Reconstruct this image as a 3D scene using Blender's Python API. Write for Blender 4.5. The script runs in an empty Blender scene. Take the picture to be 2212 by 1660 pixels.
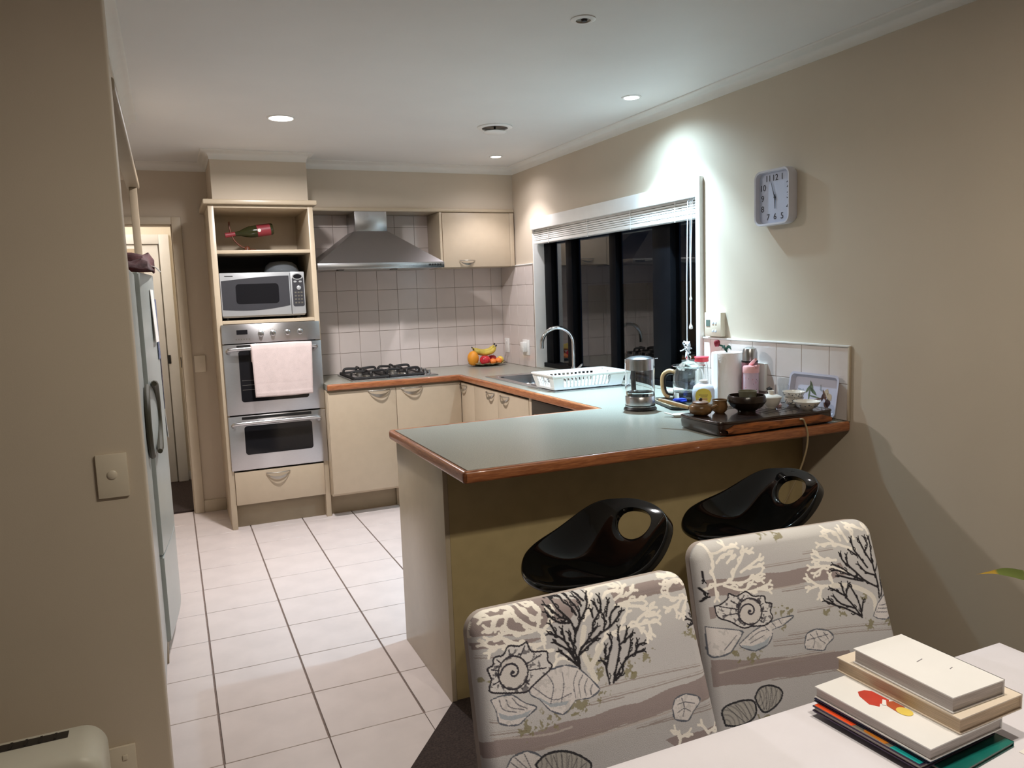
import bpy, bmesh, math, random
import numpy as np
from mathutils import Vector, Matrix
random.seed(4)
SC = bpy.context.scene
COL = SC.collection
PI = math.pi

# ---------------------------------------------------------------- camera
cd = bpy.data.cameras.new('camera'); cam = bpy.data.objects.new('camera', cd); COL.objects.link(cam)
cd.sensor_width = 36.0; cd.lens = 1674.8 / 2212 * 36.0; cd.clip_start = 0.02
FW = Vector((0.39755551, 0.91004817, -0.11731134)); RT = Vector((0.91419439, -0.40380853, -0.03445706)); UP = Vector((0.07872891, 0.09354678, 0.99249723))
M = Matrix((RT, UP, -FW)).transposed().to_4x4(); M.translation = Vector((0, 0, 1.45665))
cam.matrix_world = M; SC.camera = cam

# ---------------------------------------------------------------- world, lights, exposure
SC.view_settings.view_transform = 'Standard'; SC.view_settings.look = 'None'
SC.view_settings.gamma = 1.0; SC.view_settings.use_curve_mapping = False
SC.view_settings.exposure = 0.0
w = bpy.data.worlds.new('night'); SC.world = w; w.use_nodes = True
w.node_tree.nodes['Background'].inputs[0].default_value = (0.004, 0.006, 0.012, 1)
w.node_tree.nodes['Background'].inputs[1].default_value = 0.6

def spot(name, loc, power, col, size, blend, rad):
    l = bpy.data.lights.new(name, 'SPOT'); l.energy = power; l.color = col; l.spot_size = math.radians(size); l.spot_blend = blend; l.shadow_soft_size = rad
    o = bpy.data.objects.new(name, l); o.location = loc; COL.objects.link(o); return o
def disc(name, loc, power, col, size, spread=180):
    l = bpy.data.lights.new(name, 'AREA'); l.shape = 'DISK'; l.energy = power; l.color = col; l.size = size; l.spread = math.radians(spread)
    o = bpy.data.objects.new(name, l); o.location = loc; COL.objects.link(o); return o
ZC = 2.392
WARM = (1.0, 0.96, 1.0); COOL = (0.55, 0.81, 1.0); NEUT = (1.0, 0.965, .965); DIN = (1.0, 0.915, 0.77)
LA = (0.609, 4.252); LB = (2.147, 5.057); LC = (2.169, 3.372); LD = (1.398, 2.472)
spot('downlight_spot_b', (LB[0], LB[1], ZC - .012), 27, WARM, 100, .5, .025)
spot('downlight_spot_c', (LC[0], LC[1], ZC - .012), 105, COOL, 98, .55, .025)
spot('downlight_core_c', (LC[0], LC[1], ZC - .012), 280, COOL, 66, 1.0, .025)
spot('downlight_flood_c', (LC[0], LC[1], ZC - .012), 56, COOL, 150, 1.0, .03)
spot('downlight_flood_b', (LB[0], LB[1], ZC - .012), 16, WARM, 150, 1.0, .03)
disc('downlight_wide_a', (LA[0], LA[1], ZC - .012), 39, NEUT, .13, 165)
# dining room light: two lamps of an oyster fitting on the ceiling above the table, behind the frame
disc('dining_lamp_a', (0.78, .79, 2.33), 12.5, DIN, .07)
disc('dining_lamp_b', (1.25, .72, 2.33), 10.5, DIN, .07)
pl = bpy.data.lights.new('hall_lamp', 'POINT'); pl.energy = 10; pl.color = (1.0, .94, .88); pl.shadow_soft_size = .08
po = bpy.data.objects.new('hall_lamp', pl); po.location = (-.45, 6.35, 2.25); COL.objects.link(po)

# ---------------------------------------------------------------- materials (procedural)
def S(r, g, b):
    f = lambda c: (c / 255 / 12.92) if c <= 10.31475 else (((c / 255) + .055) / 1.055) ** 2.4
    return (f(r), f(g), f(b), 1)
def setin(b, k, v):
    if k in b.inputs: b.inputs[k].default_value = v
def mat(name, col, rough=.5, metal=0.0, var=.04, scale=12, bump=0.0, bscale=200, coat=0, trans=0, ior=1.45, emit=None, es=0, stretch=None, alpha=None, attr=None, spec=None):
    m = bpy.data.materials.new(name); m.use_nodes = True
    nt = m.node_tree; b = nt.nodes['Principled BSDF']
    setin(b, 'Base Color', col); setin(b, 'Roughness', rough); setin(b, 'Metallic', metal); setin(b, 'IOR', ior)
    setin(b, 'Coat Weight', coat); setin(b, 'Transmission Weight', trans)
    if spec is not None: setin(b, 'Specular IOR Level', spec)
    if emit: setin(b, 'Emission Color', emit); setin(b, 'Emission Strength', es)
    tc = nt.nodes.new('ShaderNodeTexCoord'); mp = nt.nodes.new('ShaderNodeMapping')
    nt.links.new(tc.outputs['Object'], mp.inputs['Vector'])
    if stretch: mp.inputs['Scale'].default_value = stretch
    src = None
    if attr:
        a = nt.nodes.new('ShaderNodeAttribute'); a.attribute_name = attr; src = a.outputs['Color']
        nt.links.new(src, b.inputs['Base Color'])
    elif var > 0:
        n = nt.nodes.new('ShaderNodeTexNoise'); n.inputs['Scale'].default_value = scale; n.inputs['Detail'].default_value = 5
        nt.links.new(mp.outputs[0], n.inputs['Vector'])
        r = nt.nodes.new('ShaderNodeValToRGB')
        lo = [max(0, c * (1 - var * 2)) for c in col[:3]] + [1]; hi = [min(1, c * (1 + var * 2)) for c in col[:3]] + [1]
        r.color_ramp.elements[0].position = .3; r.color_ramp.elements[1].position = .7
        r.color_ramp.elements[0].color = lo; r.color_ramp.elements[1].color = hi
        nt.links.new(n.outputs['Fac'], r.inputs['Fac']); nt.links.new(r.outputs['Color'], b.inputs['Base Color'])
    if bump > 0:
        n2 = nt.nodes.new('ShaderNodeTexNoise'); n2.inputs['Scale'].default_value = bscale; n2.inputs['Detail'].default_value = 3
        nt.links.new(mp.outputs[0], n2.inputs['Vector'])
        bp = nt.nodes.new('ShaderNodeBump'); bp.inputs['Strength'].default_value = bump; bp.inputs['Distance'].default_value = .002
        nt.links.new(n2.outputs['Fac'], bp.inputs['Height']); nt.links.new(bp.outputs['Normal'], b.inputs['Normal'])
    return m
def glassmat(name, col, rough=0.0, ior=1.45):
    m = bpy.data.materials.new(name); m.use_nodes = True; nt = m.node_tree; b = nt.nodes['Principled BSDF']
    setin(b, 'Base Color', col); setin(b, 'Roughness', rough); setin(b, 'IOR', ior); setin(b, 'Transmission Weight', 1.0)
    return m
def wood(name, c1, c2, rough, stretch, scale=6, coat=0):
    m = bpy.data.materials.new(name); m.use_nodes = True; nt = m.node_tree; b = nt.nodes['Principled BSDF']
    setin(b, 'Roughness', rough); setin(b, 'Coat Weight', coat)
    tc = nt.nodes.new('ShaderNodeTexCoord'); mp = nt.nodes.new('ShaderNodeMapping'); mp.inputs['Scale'].default_value = stretch
    n = nt.nodes.new('ShaderNodeTexNoise'); n.inputs['Scale'].default_value = scale; n.inputs['Detail'].default_value = 8; n.inputs['Distortion'].default_value = .6
    r = nt.nodes.new('ShaderNodeValToRGB'); r.color_ramp.elements[0].position = .32; r.color_ramp.elements[1].position = .68
    r.color_ramp.elements[0].color = c1; r.color_ramp.elements[1].color = c2
    L = nt.links.new; L(tc.outputs['Object'], mp.inputs['Vector']); L(mp.outputs[0], n.inputs['Vector']); L(n.outputs['Fac'], r.inputs['Fac']); L(r.outputs['Color'], b.inputs['Base Color'])
    return m
def aniso(name, col, rough, rot=0.0, an=.85):
    m = mat(name, col, rough, 1.0, var=.03, scale=40, stretch=(1, 30, 30)); nt = m.node_tree; b = nt.nodes['Principled BSDF']
    setin(b, 'Anisotropic', an); setin(b, 'Anisotropic Rotation', rot)
    tg = nt.nodes.new('ShaderNodeTangent'); tg.direction_type = 'RADIAL'; tg.axis = 'Z'; nt.links.new(tg.outputs[0], b.inputs['Tangent'])
    return m
def brushed(name, col, rough, stretch, bump=.15):
    m = mat(name, col, rough, 1.0, var=.03, scale=60, bump=bump, bscale=120, stretch=stretch)
    return m

MT = dict(
 wall=mat('wall_paint', S(205, 191, 172), .7, var=.012, scale=3, bump=.08, bscale=300),
 ceil=mat('ceiling_paint', S(228, 226, 222), .6, var=.01, scale=3, bump=.06, bscale=300),
 cornice=mat('cornice_paint', S(226, 222, 214), .5, var=.01),
 white=mat('white_gloss_paint', S(236, 234, 230), .3, var=.01),
 frame=mat('door_frame_paint', S(200, 186, 164), .45, var=.015),
 hall=mat('hall_paint', S(228, 218, 200), .6, var=.012),
 cream=mat('cream_laminate', S(189, 172, 149), .38, var=.012, scale=20, bump=.03, bscale=500),
 creamd=mat('cream_laminate_side', S(190, 174, 150), .3, var=.015, scale=20),
 olive=mat('peninsula_cream_dimmed', S(184, 165, 122), .32, var=.03, scale=14),  # same cream laminate, tinted olive to stand in for dim light
 kick=mat('kickboard_laminate', S(158, 143, 120), .5, var=.02),
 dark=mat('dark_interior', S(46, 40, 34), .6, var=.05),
 tile=mat('floor_tile_glaze', S(214, 202, 198), .28, var=.03, scale=7, bump=.05, bscale=40),
 grout=mat('grout', S(128, 112, 104), .9, var=.08, scale=60),
 wtile=mat('wall_tile_glaze', S(216, 204, 198), .16, var=.012, scale=8),
 wgrout=mat('wall_grout', S(164, 148, 138), .9, var=.05, scale=60),
 carpet=mat('carpet', S(60, 48, 44), .95, var=.25, scale=160, bump=1.0, bscale=500),
 top=mat('worktop_laminate', S(150, 148, 136), .27, var=.06, scale=220),
 edge=wood('worktop_timber', S(134, 76, 46), S(184, 118, 74), .33, (2.2, 2.2, 30), 9, .3),
 steel=aniso('brushed_steel', (.56, .55, .56, 1), .28, .25),
 steelv=brushed('brushed_steel_plain', (.55, .55, .56, 1), .26, (40, 1, 40), .05),
 hood=brushed('hood_steel', (.33, .31, .31, 1), .36, (60, 60, 1), .08),
 chrome=mat('chrome', (.75, .76, .78, 1), .08, 1.0, var=0),
 satin=mat('satin_nickel', (.40, .38, .34, 1), .35, 1.0, var=.02),
 blackgl=mat('black_glass', (.012, .012, .014, 1), .06, var=0, spec=.5),
 black=mat('black_plastic', (.012, .011, .011, 1), .35, var=.05),
 iron=mat('cast_iron', (.018, .016, .016, 1), .5, var=.1, scale=60),
 gloss=mat('glossy_black_abs', (.003, .003, .003, 1), .05, var=0, ior=1.42),
 alu=mat('black_window_aluminium', (.004, .004, .005, 1), .45, var=.05, spec=.06),
 plastic=mat('white_plastic', S(236, 234, 230), .35, var=.01),
 offw=mat('aged_white_plastic', S(222, 210, 190), .35, var=.015),
 towel=mat('towel_cotton', S(222, 204, 200), .95, var=.02, scale=30, bump=1.0, bscale=500),
 paper=mat('white_paper', S(238, 234, 230), .8, var=.01),
 cloth=mat('tablecloth', S(226, 222, 230), .75, var=.012, scale=8, bump=.1, bscale=300),
 glass=glassmat('clear_glass', (.99, 1, 1, 1)),
 pane=glassmat('window_glass', (.85, .9, .9, 1), 0, 1.5),
 water=glassmat('water', (.9, .95, .97, 1), 0, 1.33),
 fridge=mat('fridge_enamel', S(172, 178, 175), .28, var=.01),
)

# ---------------------------------------------------------------- builders
def wt(o):
    v = Vector((0, 0, 0))
    while o is not None: v = v + o.location; o = o.parent
    return v
def link(name, me, m=None, parent=None, local=False, smooth=False, kind=None, label=None):
    o = bpy.data.objects.new(name, me); COL.objects.link(o)
    if m is not None:
        if not me.materials: me.materials.append(m)
    if smooth:
        for p in me.polygons: p.use_smooth = True
    if parent is not None:
        o.parent = parent
        if not local: o.location = -wt(parent)
    if kind: o['kind'] = kind
    if label: o['label'] = label
    return o
def bm2(bm, smooth=False, ang=40):
    me = bpy.data.meshes.new('mesh'); bmesh.ops.recalc_face_normals(bm, faces=bm.faces[:]); bm.to_mesh(me); bm.free()
    if smooth:
        me.polygons.foreach_set('use_smooth', [True] * len(me.polygons))
        try: me.set_sharp_from_angle(angle=math.radians(ang))
        except Exception: pass
    return me
def obj(name, bm, m, parent=None, local=False, smooth=True, ang=40, kind=None, label=None):
    return link(name, bm2(bm, smooth, ang), m, parent, local, False, kind, label)
def thing(name, label, cat, loc=(0, 0, 0), rotz=0, group=None, kind=None):
    o = bpy.data.objects.new(name, None); COL.objects.link(o); o.location = loc; o.rotation_euler = (0, 0, rotz)
    o.empty_display_size = .05
    o['label'] = label; o['category'] = cat
    if group: o['group'] = group
    return o
def tag(o, label, cat, group=None):
    o['label'] = label; o['category'] = cat
    if group: o['group'] = group
    return o
def B(bm, lo, hi, bev=0, seg=2):
    lo = Vector(lo); hi = Vector(hi); c = (lo + hi) / 2; s = hi - lo
    r = bmesh.ops.create_cube(bm, size=1, matrix=Matrix.Translation(c) @ Matrix.Diagonal((abs(s.x), abs(s.y), abs(s.z), 1)))
    if bev > 0:
        es = list({e for v in r['verts'] for e in v.link_edges})
        bmesh.ops.bevel(bm, geom=es, offset=bev, segments=seg, affect='EDGES', profile=.5)
    return bm
def box(name, lo, hi, m, parent=None, bev=.0015, local=False, kind=None, label=None, seg=2):
    return obj(name, B(bmesh.new(), lo, hi, bev, seg), m, parent, local, True, 35, kind, label)
def boxes(lst, bev=0):
    bm = bmesh.new()
    for lo, hi in lst: B(bm, lo, hi, bev)
    return bm
def lathe(prof, seg=32, bm=None, c=(0, 0, 0), sx=1, sy=1, close=False):
    bm = bm or bmesh.new(); rings = []
    for r, z in prof:
        if r < 1e-6: rings.append([bm.verts.new((c[0], c[1], c[2] + z))])
        else: rings.append([bm.verts.new((c[0] + sx * r * math.cos(2 * PI * i / seg), c[1] + sy * r * math.sin(2 * PI * i / seg), c[2] + z)) for i in range(seg)])
    pr = list(zip(rings, rings[1:])) + ([(rings[-1], rings[0])] if close else [])
    for a, b in pr:
        for i in range(seg):
            j = (i + 1) % seg
            if len(a) == 1 and len(b) == 1: continue
            if len(a) == 1: bm.faces.new((a[0], b[i], b[j]))
            elif len(b) == 1: bm.faces.new((a[i], b[0], a[j]))
            else: bm.faces.new((a[i], b[i], b[j], a[j]))
    return bm
def tube(pts, r, seg=10, bm=None, caps=True, flat=1.0):
    bm = bm or bmesh.new(); pts = [Vector(p) for p in pts]; n = len(pts)
    rr = r if isinstance(r, (list, tuple)) else [r] * n
    T = []
    for i in range(n):
        t = (pts[min(i + 1, n - 1)] - pts[max(i - 1, 0)]); T.append(t.normalized())
    ref = Vector((0, 0, 1)) if abs(T[0].z) < .9 else Vector((1, 0, 0))
    N = (ref - T[0] * ref.dot(T[0])).normalized(); rings = []
    for i in range(n):
        N = (N - T[i] * N.dot(T[i]));
        if N.length < 1e-6: N = T[i].orthogonal()
        N.normalize(); Bn = T[i].cross(N)
        rings.append([bm.verts.new(pts[i] + (N * math.cos(2 * PI * k / seg) * flat + Bn * math.sin(2 * PI * k / seg)) * rr[i]) for k in range(seg)])
    for a, b in zip(rings, rings[1:]):
        for k in range(seg):
            j = (k + 1) % seg; bm.faces.new((a[k], b[k], b[j], a[j]))
    if caps: bm.faces.new(rings[0][::-1]); bm.faces.new(rings[-1])
    return bm
def bez(pts, n=8):
    # Catmull-Rom through pts
    P = [Vector(p) for p in pts]; P = [2 * P[0] - P[1]] + P + [2 * P[-1] - P[-2]]; out = []
    for i in range(1, len(P) - 2):
        for k in range(n):
            t = k / n; a, b, c, d = P[i - 1], P[i], P[i + 1], P[i + 2]
            out.append(.5 * ((2 * b) + (c - a) * t + (2 * a - 5 * b + 4 * c - d) * t * t + (3 * b - a - 3 * c + d) * t ** 3))
    out.append(P[-2]); return out
def prism(poly, d, bm=None, bev=0, seg=2):
    """poly: list of 3D points in a plane, d: extrusion vector"""
    bm = bm or bmesh.new(); d = Vector(d)
    a = [bm.verts.new(p) for p in poly]; b = [bm.verts.new(Vector(p) + d) for p in poly]; n = len(a)
    fs = [bm.faces.new(a), bm.faces.new(b[::-1])]
    for i in range(n):
        j = (i + 1) % n; fs.append(bm.faces.new((a[i], b[i], b[j], a[j])))
    if bev: bmesh.ops.bevel(bm, geom=[e for e in fs[0].edges] + [e for e in fs[1].edges], offset=bev, segments=seg, affect='EDGES')
    return bm
def rrect(w, h, r, n=5, c=(0, 0)):
    pts = []
    for cx, cy, a0 in ((w / 2 - r, h / 2 - r, 0), (-w / 2 + r, h / 2 - r, 90), (-w / 2 + r, -h / 2 + r, 180), (w / 2 - r, -h / 2 + r, 270)):
        for k in range(n + 1):
            a = math.radians(a0 + 90 * k / n); pts.append((c[0] + cx + r * math.cos(a), c[1] + cy + r * math.sin(a)))
    return pts
def text(name, s, size, loc, rot, m, parent, ext=.0003, align='CENTER'):
    cu = bpy.data.curves.new(name, 'FONT'); cu.body = s; cu.size = size; cu.extrude = ext; cu.align_x = align; cu.align_y = 'CENTER'
    t = bpy.data.objects.new('tmp', cu); COL.objects.link(t); bpy.context.view_layer.update()
    me = bpy.data.meshes.new_from_object(t.evaluated_get(bpy.context.evaluated_depsgraph_get())); bpy.data.objects.remove(t)
    mw = Matrix.Translation(loc) @ rot.to_4x4(); me.transform(mw)
    me.materials.clear(); me.materials.append(m)
    return link(name, me, None, parent)
R_BACK = Matrix.Rotation(PI / 2, 3, 'X')                                  # text on a face that looks towards -Y
R_RIGHT = Matrix.Rotation(-PI / 2, 3, 'Z') @ Matrix.Rotation(PI / 2, 3, 'X')  # text on a face that looks towards -X
def copyt(root):
    c = root.copy(); COL.objects.link(c)
    for ch in list(root.children):
        d = ch.copy(); COL.objects.link(d); d.parent = c
        for g in list(ch.children):
            e = g.copy(); COL.objects.link(e); e.parent = d
    return c
def struct(name, bm, m, parent=None, smooth=True, ang=30):
    return obj(name, bm, m, parent, False, smooth, ang, None if parent else 'structure')

# ---------------------------------------------------------------- room shell
floor = struct('floor', boxes([((-2.6, -2.6, -.10), (2.6, 7.1, -.006))]), MT['grout'])
S_ = .3315; X0 = .0489; Y0 = 2.4962; SY = .3295
me_t = bm2(B(bmesh.new(), (-S_ / 2 + .0036, -SY / 2 + .002, -.006), (S_ / 2 - .0036, SY / 2 - .002, .0), .0012, 1), True)
me_t.materials.append(MT['tile'])
def carpet_x(y): return .82 + (y - 2.50) * (.226 / .282)
def tile_at(i, j):
    x0, x1 = X0 + i * S_, X0 + (i + 1) * S_; y0, y1 = Y0 + j * SY, Y0 + (j + 1) * SY
    return x0, x1, y0, y1
def clip_poly(poly, a, b, c):
    out = []
    for p, q in zip(poly, poly[1:] + poly[:1]):
        fp = a * p[0] + b * p[1] + c; fq = a * q[0] + b * q[1] + c
        if fp >= 0: out.append(p)
        if fp * fq < 0: t = fp / (fp - fq); out.append((p[0] + (q[0] - p[0]) * t, p[1] + (q[1] - p[1]) * t))
    return out
for j in range(-4, 10):
    for i in range(-3, 8):
        x0, x1, y0, y1 = tile_at(i, j)
        if y0 > 5.80 or x0 > 1.9: continue
        if j >= 0:
            y1c = min(y1, 5.823); x1c = x1
            if (x1c, y1c) == (x1, y1) and not (x0 > .85 and y0 < 2.6):
                o = link('tile', me_t, None, floor); o.location = ((x0 + x1) / 2, (y0 + y1) / 2, 0)
                continue
            poly = [(x0, y0), (x1, y0), (x1, y1c), (x0, y1c)]
        else:
            poly = [(x0, y0), (x1, y0), (x1, y1), (x0, y1)]
            # tile side of the slanted carpet joint: x < carpet_x(y)
            k = .226 / .282
            poly = clip_poly(poly, -1, k, .82 - k * 2.50)
        if len(poly) < 3: continue
        cx = sum(p[0] for p in poly) / len(poly); cy = sum(p[1] for p in poly) / len(poly)
        poly = [(cx + (p[0] - cx) * .985, cy + (p[1] - cy) * .985, -.006) for p in poly]
        link('tile', bm2(prism(poly, (0, 0, .006))), MT['tile'], floor)
k = .226 / .282
cp = [(carpet_x(2.505), 2.505), (2.45, 2.505), (2.45, -2.5), (-2.5, -2.5), (-2.5, carpet_x(-2.5) and -1.1), (carpet_x(1.17), 1.17)]
cp = [(.82, 2.505), (2.45, 2.505), (2.45, -2.5), (carpet_x(-1.0), -2.5), (carpet_x(-1.0), -1.0)]
obj('carpet', prism([(a, b, -.006) for a, b in cp], (0, 0, .014)), MT['carpet'], floor, smooth=False)
obj('carpet', prism([(a, b, -.006) for a, b in [(-.9, 5.825), (.3, 5.825), (.3, 7.0), (-.9, 7.0)]], (0, 0, .010)), MT['carpet'], floor, smooth=False)
ceil = struct('ceiling', boxes([((-2.6, -2.6, ZC), (2.6, 7.1, ZC + .12))]), MT['ceil'])
# back wall with the doorway
wb = struct('wall_back', boxes([((.075, 5.74, -.006), (2.6, 5.86, ZC)), ((-.85, 5.74, 2.0), (.075, 5.86, ZC)), ((-.97, 5.74, -.006), (-.69, 5.86, ZC))]), MT['wall'])
wr = struct('wall_right', boxes([((2.45, -2.6, -.006), (2.62, 3.205, ZC)), ((2.45, 5.15, -.006), (2.62, 5.74, ZC)), ((2.45, 3.205, 1.975), (2.62, 5.15, ZC)), ((2.45, 3.205, -.006), (2.62, 5.15, .885))]), MT['wall'])
wl = struct('wall_left', boxes([((-.97, 2.31, -.006), (-.85, 5.74, ZC))]), MT['wall'])
wn = struct('wall_nib', B(bmesh.new(), (-2.6, 2.2, -.006), (-.088, 2.31, ZC + .01), .006, 3), MT['wall'])
struct('wall_dining_left', boxes([((-2.6, -2.6, -.006), (-2.5, 2.2, ZC))]), MT['wall'])
struct('wall_dining_rear', boxes([((-2.5, -2.6, -.006), (2.45, -2.5, ZC))]), MT['wall'])
# bulkheads above the tall cabinet, the hood and the fridge
obj('bulkhead', boxes([((.302, 5.23, 2.085), (.885, 5.74, ZC))]), MT['wall'], wb, smooth=False)
obj('bulkhead', boxes([((.885, 5.477, 2.08), (2.45, 5.74, ZC))]), MT['wall'], wb, smooth=False)
obj('bulkhead', boxes([((-.85, 2.31, 2.095), (-.125, 4.50, ZC))]), MT['wall'], wl, smooth=False)
# hall behind the doorway
struct('wall_hall_back', boxes([((-.97, 6.88, -.006), (.30, 7.0, ZC))]), MT['hall'])
struct('wall_hall_right', boxes([((.125, 5.86, -.006), (.20, 6.88, ZC))]), MT['hall'])
struct('wall_hall_left', boxes([((-.97, 5.86, -.006), (-.87, 6.88, ZC))]), MT['hall'])
d2 = struct('door_2', boxes([((-.80, 6.855, 0.004), (-.04, 6.88, 1.93))], .002), MT['white'])
for lo, hi in (((-.03, 6.835, .004), (.045, 6.88, 2.01)), ((-.88, 6.835, .004), (-.81, 6.88, 2.01)), ((-.81, 6.835, 1.935), (-.03, 6.88, 2.01))):
    box('door_frame', lo, hi, MT['white'], d2, .004)
box('latch_plate', (-.035, 6.83, .98), (-.012, 6.836, 1.05), MT['black'], d2)
box('head_panel', (-.75, 6.848, 1.78), (-.16, 6.856, 1.90), MT['cream'], d2)
# door 1 : doorway jambs and architraves
d1 = struct('door_1', boxes([((.055, 5.745, .0), (.075, 5.865, 2.0)), ((-.69, 5.745, .0), (-.67, 5.865, 2.0)), ((-.69, 5.745, 1.98), (.075, 5.865, 2.0))], .001), MT['frame'])
for lo, hi in (((.062, 5.722, .0), (.122, 5.741, 2.035)), ((-.745, 5.722, .0), (-.685, 5.741, 2.035)), ((-.685, 5.722, 1.985), (.062, 5.741, 2.035))):
    box('architrave', lo, hi, MT['frame'], d1, .004)
box('strike_plate', (.050, 5.79, 1.02), (.056, 5.83, 1.09), MT['black'], d1, .0008)
bbm = B(bmesh.new(), (.122, 5.728, 0), (.268, 5.741, .085), .003)
struct('baseboard_back', bbm, MT['frame'])
struct('baseboard_right', B(bmesh.new(), (2.436, -2.5, .008), (2.45, 2.5, .085), .003), MT['frame'])
struct('baseboard_hall', B(bmesh.new(), (.046, 6.866, .004), (.125, 6.88, .08), .003), MT['white'])

# cornices: mitred sweep, interior on the left of the path
def cornice(name, path, parent=None, D=.052):
    prof = [(0, -D - .004), (.004, -D - .004)] + [(.004 + (D - .008) * (1 - math.cos(a)), -D + (D - .008) * math.sin(a)) for a in [i * PI / 2 / 7 for i in range(8)]] + [(D, -.004), (D, 0), (0, 0)]
    bm = bmesh.new(); rows = []
    n = len(path)
    for i, p in enumerate(path):
        p = Vector((p[0], p[1])); nrm = []
        if i > 0: d = (p - Vector(path[i - 1][:2])).normalized(); nrm.append(Vector((-d.y, d.x)))
        if i < n - 1: d = (Vector(path[i + 1][:2]) - p).normalized(); nrm.append(Vector((-d.y, d.x)))
        if len(nrm) == 2: m = nrm[0] + nrm[1]; m = m / (1 + nrm[0].dot(nrm[1]))
        else: m = nrm[0]
        rows.append([bm.verts.new((p.x + m.x * a, p.y + m.y * a, ZC + b)) for a, b in prof])
    for a, b in zip(rows, rows[1:]):
        for k in range(len(prof) - 1): bm.faces.new((a[k], a[k + 1], b[k + 1], b[k]))
    return struct(name, bm, MT['cornice'], parent, True, 50)
cornice('trim_1', [(2.45, -2.5), (2.45, 5.477), (.885, 5.477), (.885, 5.23), (.302, 5.23), (.302, 5.74), (-.125, 5.74)])
cornice('trim_2', [(-.125, 4.50), (-.125, 2.31)])
# cornice plate joins visible on the right wall run
# ---------------------------------------------------------------- wall tiles
def wtile(xa, xb, za, zb, parent, plane, axis):
    g = .0012
    if axis == 'y': lo, hi = (xa + g, plane, za + g), (xb - g, plane + .007, zb - g)
    else: lo, hi = (plane, xa + g, za + g), (plane + .007, xb - g, zb - g)
    bm = B(bmesh.new(), lo, hi, .0008, 1)
    link('tile', bm2(bm, True), MT['wtile'], parent)
zr = [.9 + .1525 * k for k in range(8)]
xs = [.902, .98] + [1.131 + .1525 * k for k in range(9)]
xs = [x for x in xs if x < 2.44] + [2.444]
obj('tile_bed', boxes([((.90, 5.7345, .9), (2.45, 5.74, 2.055))]), MT['wgrout'], wb, smooth=False)
for a, b in zip(xs, xs[1:]):
    for k in range(7):
        wtile(a, b, zr[k], zr[k + 1], wb, 5.7305, 'y')
    wtile(a, b, zr[7], 2.055, wb, 5.7305, 'y')
obj('tile_bed', boxes([((2.4455, 5.152, .9), (2.45, 5.73, 1.656)), ((2.4455, 2.256, .9), (2.45, 3.19, 1.2))]), MT['wgrout'], wr, smooth=False)
ys = [5.152, 5.28, 5.4325, 5.585, 5.7305]
for a, b in zip(ys, ys[1:]):
    for k in range(5): wtile(a, b, zr[k], min(zr[k + 1], 1.655), wr, 2.4425, 'x')
ys = [2.262, 2.36, 2.512, 2.663, 2.815, 2.966, 3.118, 3.19]
for a, b in zip(ys, ys[1:]):
    for k in range(2): wtile(a, b, .9 + .1475 * k, .9 + .1475 * (k + 1), wr, 2.4425, 'x')
box('tile_trim', (2.438, 2.254, 1.195), (2.449, 3.19, 1.203), MT['white'], wr)
box('tile_trim', (2.438, 5.152, 1.655), (2.449, 5.73, 1.663), MT['white'], wr)
box('tile_trim', (2.438, 2.252, .9), (2.449, 2.262, 1.2), MT['cream'], wr)

# ---------------------------------------------------------------- window
MT['plastic2'] = MT['plastic']
wd = struct('window_1', boxes([((2.45, 5.138, .9), (2.60, 5.15, 1.975)), ((2.45, 3.205, 1.963), (2.60, 5.15, 1.975)), ((2.45, 3.205, .885), (2.60, 5.15, .9)), ((2.45, 3.205, .9), (2.60, 3.212, 1.975))], .001), MT['white'])
box('head_board', (2.434, 3.215, 1.898), (2.452, 5.148, 1.977), MT['white'], wd, .002)
box('sill', (2.4425, 3.214, .9001), (2.509, 5.137, .9035), MT['top'], wd, 0)
box('side_trim', (2.426, 3.178, .90), (2.452, 3.212, 1.992), MT['white'], wd, .003)
A_ = MT['alu']
for ya, yb, x0, x1 in ((5.03, 5.138, 2.535, 2.585), (4.69, 4.775, 2.52, 2.585), (4.15, 4.225, 2.535, 2.585), (3.56, 3.73, 2.52, 2.585), (3.212, 3.36, 2.535, 2.585)):
    box('window_frame', (x0, ya, .93), (x1, yb, 1.963), A_, wd, .003)
box('window_frame', (2.51, 3.212, .90), (2.59, 5.138, .935), A_, wd, .003)
box('window_frame', (2.535, 3.212, 1.93), (2.585, 5.138, 1.963), A_, wd, .003)
for ya, yb, x in ((4.77, 5.04, 2.562), (4.22, 4.70, 2.556), (3.72, 4.16, 2.562), (3.35, 3.57, 2.556)):
    box('window_pane', (x, ya, .93), (x + .004, yb, 1.94), MT['pane'], wd, 0)
# dark timber fence outside so the night view has something real behind the glass
fence = thing('garden_fence', 'dark boarded fence outside in the night beyond the window', 'fence', (3.9, 4.2, -.3))
for k in range(14):
    box('board', (3.9, 1.9 + k * .36, -.3), (3.93, 2.24 + k * .36, 1.5), MT['dark'], fence)
box('rail', (3.93, 1.9, .9), (3.97, 6.9, .98), MT['dark'], fence)
out = struct('ground_outside', boxes([((2.63, -1, -.4), (9, 10, -.3))]), MT['dark'])
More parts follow.
